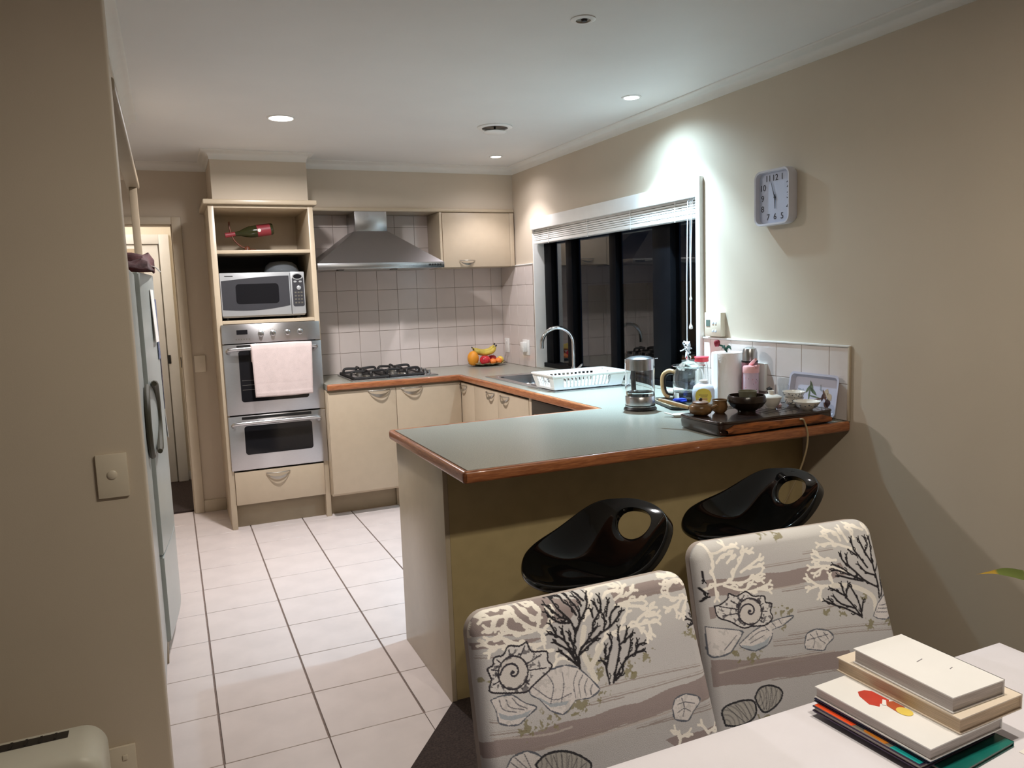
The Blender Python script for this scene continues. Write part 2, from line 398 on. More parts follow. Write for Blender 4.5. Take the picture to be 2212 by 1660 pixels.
# ---------------------------------------------------------------- cabinets
def handle(parent, c, face, w=.15, h=.046):
    """half-moon handle; c = centre of its top edge on the door face; face '-y' or '-x'"""
    bm = bmesh.new(); n = 16; rows = []
    for i in range(n + 1):
        a = -1 + 2 * i / n; q = max(0, 1 - a * a); dep = .004 + .020 * q
        zo = -h * (q ** .75); zi = -.006 - (h * .46) * q ** .8 if abs(a) < .99 else zo * .6
        zi = max(zi, zo + .0005)
        row = []
        for zz, dd in ((zo, dep - .003), (zo, dep), (zi, dep + .002), (zi, dep - .001)):
            x = a * w / 2
            p = (c[0] + x, c[1] - dd, c[2] + zz) if face == '-y' else (c[0] - dd, c[1] + x, c[2] + zz)
            row.append(bm.verts.new(p))
        rows.append(row)
    for a, b in zip(rows, rows[1:]):
        for k in range(4): bm.faces.new((a[k], a[(k + 1) % 4], b[(k + 1) % 4], b[k]))
    pts = []
    for i in range(n + 1):
        a = -1 + 2 * i / n; dep = .005 + .021 * (1 - a * a); x = a * w / 2
        pts.append((c[0] + x, c[1] - dep, c[2] - .002) if face == '-y' else (c[0] - dep, c[1] + x, c[2] - .002))
    tube(pts, .0028, 8, bm)
    return obj('handle', bm, MT['satin'], parent, ang=60)
# tall oven cabinet
tw = thing('oven_cabinet', 'tall cream cabinet housing the ovens, microwave niche and bottle shelf', 'cabinet', (.585, 5.45, 0))
C_ = MT['cream']; CD = MT['creamd']
box('side_panel', (.268, 5.17, 0), (.302, 5.74, 2.055), CD, tw)
box('side_panel', (.868, 5.17, .0), (.900, 5.735, 2.055), CD, tw)
box('cornice_rail', (.240, 5.135, 2.056), (.925, 5.737, 2.086), CD, tw, .008, seg=3)
box('top_panel', (.302, 5.172, 2.036), (.868, 5.73, 2.055), CD, tw)
box('shelf', (.302, 5.172, 1.757), (.868, 5.73, 1.778), CD, tw)
box('shelf', (.302, 5.172, 1.319), (.868, 5.73, 1.340), CD, tw)
box('back_panel', (.302, 5.715, 1.778), (.868, 5.729, 2.036), CD, tw, 0)
box('back_panel', (.302, 5.715, 1.340), (.868, 5.729, 1.757), MT['dark'], tw, 0)  # dark colour stands in for the shade inside the microwave niche
box('niche_shade_sheet', (.3025, 5.20, 1.342), (.305, 5.715, 1.756), MT['dark'], tw, 0)  # thin dark sheet added as painted shade on the niche side
dr = box('drawer', (.304, 5.160, .158), (.866, 5.180, .372), C_, tw, .002)
handle(dr, (.571, 5.160, .352), '-y')
box('kickboard', (.302, 5.225, 0), (.90, 5.24, .150), MT['kick'], tw)
# base units of the hob run
def cab(name, label, loc, body, fronts, kick=None):
    t = thing(name, label, 'cabinet', loc)
    box('carcass', body[0], body[1], CD, t, .001)
    for lo, hi, hd, face in fronts:
        d = box('door', lo, hi, C_, t, .002)
        if hd: handle(d, hd, face, w=.13 if face == '-x' else .15)
    if kick: box('kickboard', kick[0], kick[1], MT['kick'], t)
    return t
cab('base_cabinet', 'cream base cabinet with one wide door beside the oven cabinet', (1.13, 5.4, 0), ((.902, 5.10, .15), (1.362, 5.73, .858)),
    [((.905, 5.080, .165), (1.361, 5.099, .846), (1.245, 5.080, .840), '-y')], ((.901, 5.225, 0), (1.362, 5.24, .149)))
cab('base_cabinet', 'cream base cabinet under the gas hob, by the inner corner', (1.6, 5.4, 0), ((1.364, 5.10, .15), (1.848, 5.73, .858)),
    [((1.364, 5.080, .165), (1.828, 5.099, .846), (1.470, 5.080, .840), '-y')], ((1.363, 5.20, 0), (1.90, 5.24, .148)))
cab('base_cabinet', 'cream corner cabinet with a narrow door next to the inner bench corner', (2.1, 4.9, 0), ((1.85, 4.535, .15), (2.44, 5.098, .72)),
    [((1.830, 4.83, .165), (1.849, 5.078, .846), (1.830, 5.02, .832), '-x'), ((1.830, 4.537, .165), (1.849, 4.827, .846), None, '-x')][:1] + [((1.830, 4.42, .165), (1.849, 4.827, .846), (1.830, 4.53, .832), '-x')], ((1.90, 4.42, 0), (1.915, 5.19, .149)))
cab('base_cabinet', 'cream sink cabinet door left of the dark dishwasher front', (2.1, 4.2, 0), ((1.85, 3.965, .15), (2.44, 4.533, .70)),
    [((1.830, 3.965, .165), (1.849, 4.417, .846), (1.830, 4.30, .832), '-x')], ((1.90, 3.94, 0), (1.915, 4.418, .149)))
dw = thing('dishwasher', 'dishwasher with dark control strip under the sink bench', 'dishwasher', (2.1, 3.6, 0))
box('body', (1.86, 3.33, .10), (2.43, 3.925, .855), MT['steelv'], dw)
box('door', (1.835, 3.33, .12), (1.859, 3.925, .745), MT['steelv'], dw)
box('control_panel', (1.832, 3.33, .75), (1.859, 3.925, .852), MT['black'], dw)
box('panel_strip', (1.8305, 3.36, .765), (1.833, 3.90, .775), MT['satin'], dw, 0)
box('filler_panel', (1.832, 3.928, .0), (1.858, 3.962, .858), C_, dw)
# overhead cupboard beside the hood
wc = thing('wall_cupboard', 'cream lift-up wall cupboard right of the range hood', 'cupboard', (2.1, 5.6, 1.65))
box('side_panel', (1.845, 5.44, 1.65), (1.863, 5.728, 2.052), CD, wc)
box('carcass', (1.863, 5.461, 1.652), (2.438, 5.728, 2.052), CD, wc)
d = box('door', (1.868, 5.442, 1.655), (2.400, 5.460, 2.045), C_, wc, .002)
handle(d, (2.05, 5.442, 1.705), '-y', .12, .036)
box('filler_panel', (2.402, 5.445, 1.655), (2.438, 5.460, 2.05), C_, wc)
# rail under the bulkhead
struct('trim_3', B(bmesh.new(), (.926, 5.452, 2.055), (2.448, 5.50, 2.081), .007, 3), MT['creamd'])
obj('soffit', boxes([((.90, 5.50, 2.055), (2.44, 5.735, 2.08))]), MT['creamd'], wb, smooth=False)
# overhead cupboards and gable by the fridge
MT['post'] = mat('rail_cream_shaded', S(146, 131, 110), .5, var=.02)  # rail and post colour darkened to imitate shade above the fridge
oc = thing('fridge_surround', 'cream moulded rail on a slim end post framing the space above the fridge', 'surround', (-.12, 4.49, 0))
box('top_rail', (-.15, 2.50, 2.056), (-.088, 4.55, 2.0945), MT['post'], oc, .009, seg=3)
box('end_post', (-.136, 4.47, 0), (-.100, 4.51, 2.055), MT['post'], oc)
# ---------------------------------------------------------------- fridge
fr = thing('fridge', 'pale grey bottom-freezer refrigerator with bowed door behind the nib wall', 'fridge', (-.45, 3.7, 0))
def bowed(x0, y0, y1, z0, z1, bow, skew=.5, n=14):
    poly = [(x0 - .07, y0, z0)]
    for i in range(n + 1):
        t = i / n; q = math.sin(PI * t ** skew) ** .75 if 0 < t < 1 else 0
        poly.append((x0 + bow * q, y0 + (y1 - y0) * t, z0))
    poly.append((x0 - .07, y1, z0)); return prism(poly, (0, 0, z1 - z0), bev=.006)
box('body', (-.80, 3.325, .03), (-.165, 4.10, 1.575), MT['fridge'], fr, .008)
dd = obj('fridge_door', bowed(-.094, 3.315, 4.11, .462, 1.583, .042, 1.5), MT['fridge'], fr)
obj('freezer_drawer', bowed(-.094, 3.315, 4.11, .10, .455, .042, 1.5), MT['fridge'], fr)
box('plinth', (-.72, 3.34, .0), (-.11, 4.08, .095), MT['kick'], fr)
MT['fh'] = mat('fridge_handle', S(70, 66, 52), .7, .0, var=.02)
def arc3(x, yc, zc, ry, rz, a0, a1, n=14): return [(x, yc + ry * math.cos(math.radians(a0 + (a1 - a0) * i / n)), zc + rz * math.sin(math.radians(a0 + (a1 - a0) * i / n))) for i in range(n + 1)]
obj('handle', tube(arc3(-.074, 3.33, 1.015, .20, .135, -88, 88), [.010] + [.014] * 13 + [.010], 8), MT['fh'], dd)
f2 = thing('upright_freezer', 'pale grey upright freezer nearest the nib wall, beside the fridge', 'freezer', (-.45, 3.0, 0))
box('body', (-.80, 2.66, .03), (-.175, 3.295, 1.575), MT['fridge'], f2, .008)
d3 = box('door', (-.174, 2.66, .10), (-.109, 3.298, 1.583), MT['fridge'], f2, .014, seg=4)
obj('handle', tube(arc3(-.098, 3.27, 1.015, .22, .135, 92, 268), [.008] + [.011] * 13 + [.008], 8), MT['fh'], d3)
box('plinth', (-.72, 2.68, .0), (-.13, 3.28, .095), MT['kick'], f2)
MT['print1'] = mat('print_blue', S(96, 104, 132), .6, var=.35, scale=60); MT['print2'] = mat('print_mauve', S(150, 140, 160), .6, var=.3, scale=50)
for y, z0, z1, m, lab, cat in ((3.62, 1.30, 1.52, 'paper', 'white sheet pinned highest on the fridge door', 'sheet'), (3.74, 1.22, 1.48, 'print1', 'blue printed calendar stuck on the fridge door', 'calendar'),
                     (3.86, 1.10, 1.25, 'print2', 'mauve card stuck below the calendar on the fridge', 'card'), (3.93, .98, 1.20, 'print1', 'small blue leaflet on the far side of the fridge door', 'leaflet'),
                     (3.96, .84, .98, 'paper', 'white note hanging lowest on the fridge door', 'note')):
    t = (y - 3.315) / .795; xx = -.094 + .042 * math.sin(PI * t ** 1.5) ** .75
    bm = bmesh.new(); B(bm, (xx + .001, y - .05, z0), (xx + .0035, y + .05, z1)); 
    for v in bm.verts:
        tt = (v.co.y - 3.315) / .795; v.co.x += -.094 + .042 * math.sin(PI * tt ** 1.5) ** .75 - xx + (.008 if v.co.z < z1 - .01 and m == 'paper' else .001)
    tag(obj('magnet_' + cat, bm, MT[m], None, smooth=False), lab, cat)
# dark red bag and clear wrap on top of the fridge
MT['red'] = mat('dark_red_cloth', S(66, 8, 13), .8, var=.2, scale=25, bump=.6, bscale=80)
rb = thing('red_gift_bag', 'crumpled dark red cloth bag lying on top of the fridge', 'bag', (-.12, 3.55, 1.583))
bm = bmesh.new()
prof = []
for i in range(13):
    t = i / 12; prof.append(bez([(-.30, 3.30, 1.60), (-.12, 3.5, 1.60), (-.04, 3.72, 1.605)], 6))
bm = bmesh.new(); nx, ny = 14, 20; g = []
for i in range(nx + 1):
    r_ = []
    for j in range(ny + 1):
        u, v = i / nx, j / ny
        x = -.34 + .30 * u; y = 3.36 + .44 * v
        h = .034 + .018 * abs(math.sin(7 * u + 4 * v)) + .05 * max(0, v - .55) * (u) * 3.4 + .012 * math.sin(13 * v + 5 * u)
        ed = min(u, 1 - u, v, 1 - v); h = h * min(1, ed * 9 + (.55 if v > .8 else .1))
        r_.append(bm.verts.new((x, y, 1.586 + max(.003, h))))
    g.append(r_)
for i in range(nx):
    for j in range(ny): bm.faces.new((g[i][j], g[i + 1][j], g[i + 1][j + 1], g[i][j + 1]))
o = obj('cloth', bm, MT['red'], rb); md = o.modifiers.new('s', 'SOLIDIFY'); md.thickness = .006; md.offset = -1
obj('ribbon', tube(bez([(-.30, 3.40, 1.612), (-.15, 3.55, 1.628), (-.05, 3.70, 1.622), (-.02, 3.79, 1.600)], 6), .004, 6, flat=.4), MT['white'], rb)

# ---------------------------------------------------------------- microwave, cover, bottle
mw = thing('microwave', 'silver microwave with curved dark door in the niche above the ovens', 'microwave', (.563, 5.4, 1.341))
SIL = mat('silver_plastic', S(182, 184, 186), .3, .35, var=.01)
DG = mat('dark_door_film', S(62, 62, 66), .25, var=.02)
box('body', (.308, 5.225, 1.356), (.822, 5.60, 1.64), SIL, mw, .008)
for x in (.34, .78):
    for y in (5.26, 5.55): obj('foot', lathe([(0, 0), (.012, 0), (.012, .016), (0, .016)], 12, None, (x, y, 1.340)), MT['black'], mw)
dm = box('door', (.306, 5.203, 1.366), (.733, 5.224, 1.638), SIL, mw, .005)
box('front_panel', (.735, 5.203, 1.366), (.824, 5.224, 1.638), SIL, mw, .005)
# dark door film between two sagging curves
N = 20; up_ = [(.313 + (.413) * i / N, 1.588 + .027 * math.sin(PI / 2 * i / N)) for i in range(N + 1)]
lo_ = [(.313 + (.413) * i / N, 1.408 + .016 * (i / N) ** 2 - .012 * math.sin(PI * i / N)) for i in range(N + 1)]
obj('door_film', prism([(x, 5.2035, z) for x, z in up_] + [(x, 5.2035, z) for x, z in lo_[::-1]], (0, -.0015, 0)), DG, dm, smooth=False)
pts = rrect(.262, .125, .02, 5, (.528, 1.505))
obj('window', prism([(x, 5.202, z) for x, z in pts], (0, -.0015, 0)), MT['blackgl'], dm, smooth=False)
fp = obj('control_film', prism([(x, 5.2035, z) for x, z in rrect(.072, .19, .012, 4, (.781, 1.510))], (0, -.0015, 0)), DG, mw, smooth=False)
obj('display_bezel', prism([(.780 + .034 * math.cos(a), 5.2022, 1.608 + .021 * math.sin(a)) for a in [2 * PI * i / 28 for i in range(28)]], (0, -.003, 0)), SIL, mw, smooth=False)
obj('display', prism([(.780 + .027 * math.cos(a), 5.199, 1.608 + .015 * math.sin(a)) for a in [2 * PI * i / 28 for i in range(28)]], (0, -.001, 0)), MT['blackgl'], mw, smooth=False)
for k, (x, z) in enumerate([(.764, 1.575), (.797, 1.575)]):
    obj('button', prism([(x + .010 * math.cos(a), 5.202, z + .006 * math.sin(a)) for a in [2 * PI * i / 16 for i in range(16)]], (0, -.003, 0)), SIL, mw, smooth=False)
obj('dial', lathe([(0, 0), (.014, 0), (.014, .006), (.011, .008), (0, .008)], 20), SIL, mw, local=True).matrix_local = Matrix.Translation((.785 - .563, 5.2022 - 5.4, 1.535 - 1.341)) @ Matrix.Rotation(PI / 2, 4, 'X')
for r in range(4):
    for c in range(3): box('button', (.757 + .019 * c, 5.2000, 1.428 + .022 * r + .006), (.769 + .019 * c, 5.2025, 1.434 + .022 * r + .010), MT['satin'], mw, 0)
box('name_strip', (.335, 5.2015, 1.616), (.385, 5.2032, 1.620), MT['black'], mw, 0)
mc = tag(obj('microwave_cover', lathe([(.108, 0), (.115, .002), (.110, .012), (.098, .045), (.072, .066), (.03, .074), (0, .075), (0, .072), (.03, .071), (.070, .063), (.095, .043), (.106, .012)], 36), mat('smoky_clear_plastic', (.5, .55, .6, 1), .12, trans=.85, var=0)), 'clear domed food cover lying on top of the microwave', 'food cover')
mc.location = (.705, 5.37, 1.6402)
# wine bottle lying in a curved wooden holder
wbt = thing('wine_bottle', 'dark green wine bottle with red label, lying tilted in its wooden holder', 'bottle', (.40, 5.42, 1.876))
GREEN = mat('dark_green_bottle', S(46, 48, 26), .12, var=.05); REDL = mat('red_label', S(140, 50, 58), .45, var=.06)
pr = [(0, 0), (.0145, .001), (.0150, .006), (.0142, .028), (.0145, .07), (.018, .095), (.030, .125), (.0375, .155), (.0385, .18), (.0385, .295), (.034, .303), (0, .300)]
rot = Matrix.Rotation(math.radians(83), 4, 'Y')
rot = Matrix.Rotation(math.radians(-8), 4, 'Y') @ Matrix.Rotation(math.radians(90), 4, 'Y')
MB_ = Matrix.Translation((-.025, 0, .012)) @ rot
def loc_obj(name, bm, m, parent, Mx):
    me = bm2(bm, True, 45); me.transform(Mx); return link(name, me, m, parent, True)
gb = loc_obj('glass_body', lathe(pr, 28), GREEN, wbt, MB_)
loc_obj('neck_foil', lathe([(.0, -.001), (.0158, -.001), (.0162, .01), (.0152, .03), (.0152, .062), (.0143, .062)], 24), REDL, wbt, MB_)
bm = lathe([(.0391, .20), (.0391, .285)], 40); loc_obj('label', bm, REDL, wbt, MB_)
bm = bmesh.new(); bmesh.ops.create_circle(bm, cap_ends=True, radius=.011, segments=20); loc_obj('seal', bm, MT['paper'], wbt, MB_ @ Matrix.Translation((0, -.0397, .212)) @ Matrix.Rotation(PI / 2, 4, 'X'))
REDW = wood('stained_wood', S(84, 46, 30), S(116, 66, 44), .4, (4, 4, 4), 10)
bh = thing('bottle_holder', 'slim curved reddish wooden holder carrying the wine bottle by its neck', 'bottle holder', (.45, 5.42, 1.779))
obj('curved_strip', tube(bez([(.403, 5.42, 1.975), (.405, 5.42, 1.93), (.425, 5.42, 1.862), (.470, 5.42, 1.815), (.515, 5.42, 1.80)], 6), .010, 10, flat=.6), REDW, bh)
obj('base_strip', tube(bez([(.50, 5.38, 1.784), (.53, 5.42, 1.797), (.60, 5.46, 1.786)], 6), [.007] * 13, 8, flat=.6), REDW, bh)
obj('foot_block', lathe([(0, 0), (.022, 0), (.018, .03), (.010, .04), (0, .04)], 14, None, (.505, 5.42, 1.7785)), REDW, bh)

# ---------------------------------------------------------------- double oven
ov = thing('double_oven', 'stainless steel double wall oven with two doors and four knobs', 'oven', (.585, 5.3, .376))
ST = MT['steel']
box('body', (.304, 5.185, .378), (.866, 5.70, 1.316), MT['dark'], ov, 0)
cp_ = box('control_panel', (.289, 5.150, 1.196), (.893, 5.184, 1.316), ST, ov, .003)
dsp = box('display', (.378, 5.1485, 1.252), (.444, 5.151, 1.280), MT['blackgl'], cp_, 0)
for k in range(6): obj('button', lathe([(0, 0), (.004, 0), (.004, .003), (0, .003)], 10, None, (0, 0, 0)), MT['satin'], cp_, local=True).matrix_local = Matrix.Translation((Vector((.374 + .0155 * k, 5.150, 1.222)) - wt(cp_))) @ Matrix.Rotation(PI / 2, 4, 'X')
for x, z in ((.524, 1.252), (.597, 1.252), (.688, 1.253), (.767, 1.254)):
    kb = obj('knob', lathe([(0, .0), (.0185, 0), (.0185, .004), (.0135, .006), (.0115, .024), (0, .026)], 22), MT['steelv'], ov, local=True)
    kb.matrix_local = Matrix.Translation(Vector((x, 5.1502, z)) - ov.location) @ Matrix.Rotation(PI / 2, 4, 'X')
    g = box('grip', (-.003, -.013, .02), (.003, .013, .031), MT['steelv'], kb, .001, local=True)
    for a in range(5):
        an = math.radians(-60 + 30 * a); 
        bm = B(bmesh.new(), (-.0007, -.002, 0), (.0007, .002, .0004)); me = bm2(bm); me.transform(Matrix.Translation((x + .026 * math.sin(an), 5.1498, z + .026 * math.cos(an))) @ Matrix.Rotation(an, 4, 'Y') @ Matrix.Rotation(PI / 2, 4, 'X')); link('dial_mark', me, MT['black'], cp_)
def oven_door(z0, z1, wx0, wx1, wz0, wz1, hz):
    d = box('door', (.289, 5.155, z0), (.897, 5.184, z1), ST, ov, .003)
    cx, cz = (wx0 + wx1) / 2, (wz0 + wz1) / 2
    obj('window', prism([(x, 5.1545, z) for x, z in rrect(wx1 - wx0, wz1 - wz0, .018, 5, (cx, cz))], (0, -.0015, 0)), MT['blackgl'], d, smooth=False)
    box('vent_slot', (.372, 5.1528, z1 - .024), (.806, 5.156, z1 - .006), MT['black'], d, .002)
    obj('handle', tube(bez([(.320, 5.150, hz - .020), (.318, 5.122, hz - .006), (.335, 5.112, hz), (.42, 5.110, hz + .002), (.585, 5.109, hz + .002), (.75, 5.110, hz + .002), (.838, 5.112, hz), (.855, 5.122, hz - .006), (.853, 5.150, hz - .020)], 6), .0145, 12, flat=.8), MT['steelv'], d)
    return d
d_up = oven_door(.742, 1.190, .380, .800, .822, 1.150, 1.160)
for k in range(3): obj('rack_wire', tube([(.39, 5.1522, .90 + .03 * k), (.50, 5.1522, .90 + .03 * k)], .0012, 6), MT['satin'], d_up)
oven_door(.384, .734, .382, .806, .482, .668, .690)
# tea towel folded over the upper handle
tt = bmesh.new(); nx, nz = 30, 44; g = []
for i in range(nx + 1):
    u = i / nx; col = []
    for j in range(nz + 1):
        v = j / nz; L = v * .44
        x0, x1 = .452, .828
        x = x0 + (x1 - x0) * u + (.008 * (1 - u) - .012 * u) * max(0, (L - .1) / .34)
        wv = .0022 * math.sin(9 * u + 2) + .0015 * math.sin(22 * u)
        if L < .10: y = 5.128 + .004; z = 1.176 - (.10 - L)
        elif L < .124: a = (L - .10) / .024 * PI; y = 5.110 + .018 * math.cos(a); z = 1.170 + .018 * math.sin(a) + .004 * math.sin(PI * u)
        else: y = 5.090 - wv * (L - .1) * 4 + .010 * (L - .12) ; z = 1.170 - (L - .124) * (1.0 + .01 * math.sin(3 * u))
        if .36 < L < .43: y -= .0012 * (1 if int((L - .36) / .0085) % 2 else -1)
        col.append(tt.verts.new((x, y, z)))
    g.append(col)
for i in range(nx):
    for j in range(nz): tt.faces.new((g[i][j], g[i + 1][j], g[i + 1][j + 1], g[i][j + 1]))
o = tag(obj('tea_towel', tt, MT['towel'], None), 'pinkish white towel folded over the upper oven handle', 'towel')
md = o.modifiers.new('t', 'SOLIDIFY'); md.thickness = .004; md.offset = 0

# ---------------------------------------------------------------- range hood
rh = thing('range_hood', 'stainless steel pyramid range hood above the gas hob', 'range hood', (1.35, 5.45, 1.645))
hx0, hx1, hy0, hy1 = .915, 1.790, 5.205, 5.728
box('rim', (hx0, hy0, 1.648), (hx1, hy1, 1.688), MT['steelv'], rh, .002)
bm = bmesh.new()
b0 = [(hx0 + .003, hy0 + .003, 1.688), (hx1 - .003, hy0 + .003, 1.688), (hx1 - .003, hy1, 1.688), (hx0 + .003, hy1, 1.688)]
t0 = [(1.232, 5.455, 1.918), (1.462, 5.455, 1.918), (1.462, hy1, 1.918), (1.232, hy1, 1.918)]
vb = [bm.verts.new(p) for p in b0]; vt = [bm.verts.new(p) for p in t0]
for i in range(4): bm.faces.new((vb[i], vb[(i + 1) % 4], vt[(i + 1) % 4], vt[i]))
bm.faces.new(vb); bm.faces.new(vt)
obj('canopy', bm, MT['hood'], rh, smooth=False)
box('chimney', (1.234, 5.457, 1.918), (1.460, hy1, 2.054), MT['steelv'], rh, .001)
for k in range(5):
    obj('button', lathe([(0, 0), (.007, 0), (.007, .004), (0, .004)], 12), MT['black'], rh, local=True).matrix_local = Matrix.Translation(Vector((1.685 + .019 * k, hy0 + .0005, 1.668)) - rh.location) @ Matrix.Rotation(PI / 2, 4, 'X')
for x in (1.08, 1.45): obj('lamp_lens', lathe([(0, 0), (.03, 0), (.026, -.006), (0, -.007)], 20, None, (x, 5.30, 1.648)), MT['glass'], rh)
box('filter', (1.0, 5.36, 1.6455), (1.70, 5.66, 1.6485), MT['satin'], rh, 0)

# ---------------------------------------------------------------- worktop
wk = thing('worktop', 'U-shaped grey-green laminate worktop with reddish timber edge', 'worktop', (1.8, 4, .86))
TOPM = MT['top']; e = .022
sx0, sx1, sy0, sy1 = 1.955, 2.325, 4.24, 4.715
bm = boxes([((.902, 5.06 + e, .862), (sx0, 5.7295, .9)), ((sx0, 5.06 + e, .862), (2.4415, 5.7295, .9)),
            ((1.81 + e, sy1, .862), (2.4415, 5.06 + e, .9)), ((1.81 + e, sy0, .862), (sx0, sy1, .9)), ((sx1, sy0, .862), (2.4415, sy1, .9)),
            ((1.81 + e, 3.1607 - e, .862), (2.4415, sy0, .9)), ((.806 + e, 2.25 + e, .862), (2.4415, 3.1607 - e, .9))])
bmesh.ops.remove_doubles(bm, verts=bm.verts, dist=1e-5)
obj('laminate_top', bm, TOPM, wk, smooth=False)
def edge(lo, hi): return obj('timber_edge', B(bmesh.new(), lo, hi, .0105, 4), MT['edge'], wk, ang=60)
edge((.902, 5.06, .860), (1.81 + e, 5.06 + e, .901)); edge((1.81, 3.1607 - e, .860), (1.81 + e, 5.06 + e, .901))
edge((.806, 3.1607 - e, .860), (1.81 + e, 3.1607, .901)); edge((.806, 2.25, .860), (.806 + e, 3.1607, .901)); edge((.806, 2.25, .860), (2.449, 2.25 + e, .901))
# peninsula carcass
pn = thing('peninsula_cabinet', 'cream peninsula base with back panel tinted olive as if dim behind the bar stools', 'cabinet', (1.6, 2.8, 0))
box('end_panel', (.820, 2.506, 0.0), (.838, 3.097, .8595), CD, pn)
box('back_panel', (.838, 2.506, 0.009), (2.449, 2.524, .8595), MT['olive'], pn)
box('front_panel', (.838, 3.078, .10), (1.83, 3.096, .8595), C_, pn)
# ---------------------------------------------------------------- hob
hb = thing('gas_hob', 'four burner gas hob with black cast iron trivets and knobs at its right', 'hob', (1.36, 5.38, .9))
box('plate', (1.085, 5.145, .9005), (1.690, 5.645, .908), MT['steelv'], hb, .003)
IR = MT['iron']
for cx, cy, r in ((1.22, 5.27, .048), (1.22, 5.52, .036), (1.47, 5.27, .036), (1.47, 5.52, .048)):
    bn = obj('burner', lathe([(0, .908), (r, .908), (r, .918), (r * .8, .924), (r * .8, .931), (0, .933)], 24, None, (cx, cy, 0)), MT['satin'], hb)
    obj('burner_cap', lathe([(0, .931), (r * .72, .931), (r * .72, .938), (r * .6, .941), (0, .941)], 24, None, (cx, cy, 0)), IR, bn)
for cx in (1.22, 1.47):
    g = bmesh.new()
    # outer frame
    x0, x1, y0, y1 = cx - .115, cx + .118, 5.165, 5.625
    for a, b in (((x0, y0), (x1, y0)), ((x1, y0), (x1, y1)), ((x1, y1), (x0, y1)), ((x0, y1), (x0, y0))): tube([(a[0], a[1], .918), (b[0], b[1], .918)], .0085, 8, g)
    for x, y in ((x0, y0), (x1, y0), (x1, y1), (x0, y1)): tube([(x, y, .908), (x, y, .922)], .007, 8, g)
    tv = obj('trivet', g, IR, hb)
    for cy in (5.27, 5.52):
        for dx, dy in ((1, 0), (-1, 0), (0, 1), (0, -1)):
            ex = (x1 - cx) if dx > 0 else (cx - x0); 
            L = ex if dx else (.105)
            p = [(cx + dx * L, cy + dy * L, .917), (cx + dx * L * .98, cy + dy * L * .98, .946), (cx + dx * L * .8, cy + dy * L * .8, .956), (cx + dx * .022, cy + dy * .022, .952)]
            obj('finger', tube(bez(p, 3), .009, 8), IR, tv)
for k in range(4):
    kn = obj('knob', lathe([(0, .908), (.019, .908), (.019, .912), (.015, .914), (.0135, .936), (0, .938)], 20, None, (1.648, 5.24 + .095 * k, 0)), MT['chrome'], hb)
# ---------------------------------------------------------------- sink, tap
sk = thing('sink', 'stainless steel inset sink with drainer beneath the window', 'sink', (2.13, 4.3, .9))
bm = boxes([((1.905, sy1, .9005), (2.366, 4.81, .9045)), ((1.905, sy0, .9005), (sx0, sy1, .9045)), ((sx1, sy0, .9005), (2.366, sy1, .9045)), ((1.905, 3.775, .9005), (2.366, sy0, .9045))])
obj('rim', bm, MT['steelv'], sk, smooth=False)
bm = bmesh.new(); bx0, bx1, by0, by1 = sx0, sx1, sy0, sy1
pa = [(x, y, .9045) for x, y in rrect(bx1 - bx0 - .002, by1 - by0 - .002, .05, 6, ((bx0 + bx1) / 2, (by0 + by1) / 2))]
pb = [(x, y, .76) for x, y in rrect(bx1 - bx0 - .03, by1 - by0 - .03, .06, 6, ((bx0 + bx1) / 2, (by0 + by1) / 2))]
va = [bm.verts.new(p) for p in pa]; vb = [bm.verts.new(p) for p in pb]; n = len(va)
for i in range(n): bm.faces.new((va[i], va[(i + 1) % n], vb[(i + 1) % n], vb[i]))
bm.faces.new(vb)
o = obj('bowl', bm, MT['steelv'], sk); md = o.modifiers.new('s', 'SOLIDIFY'); md.thickness = .001
for k in range(9): box('drainer_rib', (1.95 + .045 * k, 3.83, .9046), (1.958 + .045 * k, 4.18, .9075), MT['steelv'], sk, .001)
obj('waste', lathe([(0, 0), (.04, 0), (.04, .003), (.03, .001), (0, .001)], 20, None, (2.14, 4.48, .7605)), MT['chrome'], sk)
tp = thing('kitchen_tap', 'chrome gooseneck mixer tap between sink and window', 'tap', (2.395, 4.46, .9))
obj('base', lathe([(0, 0), (.027, 0), (.027, .006), (.022, .012), (.019, .055), (.014, .062), (0, .062)], 24, None, (2.395, 4.46, .9)), MT['chrome'], tp)
pts = [(2.395, 4.46, .955), (2.395, 4.46, 1.115)] + [(2.29 + .105 * math.cos(a), 4.46 + .02 * (1 - math.cos(a)), 1.115 + .105 * math.sin(a)) for a in [PI * i / 16 for i in range(1, 17)]] + [(2.185, 4.50, 1.09)]
obj('spout', tube(pts, .0125, 14), MT['chrome'], tp)
obj('lever', tube([(2.395, 4.44, .945), (2.395, 4.40, .955), (2.393, 4.345, .985)], [.010, .008, .006], 10), MT['chrome'], tp)
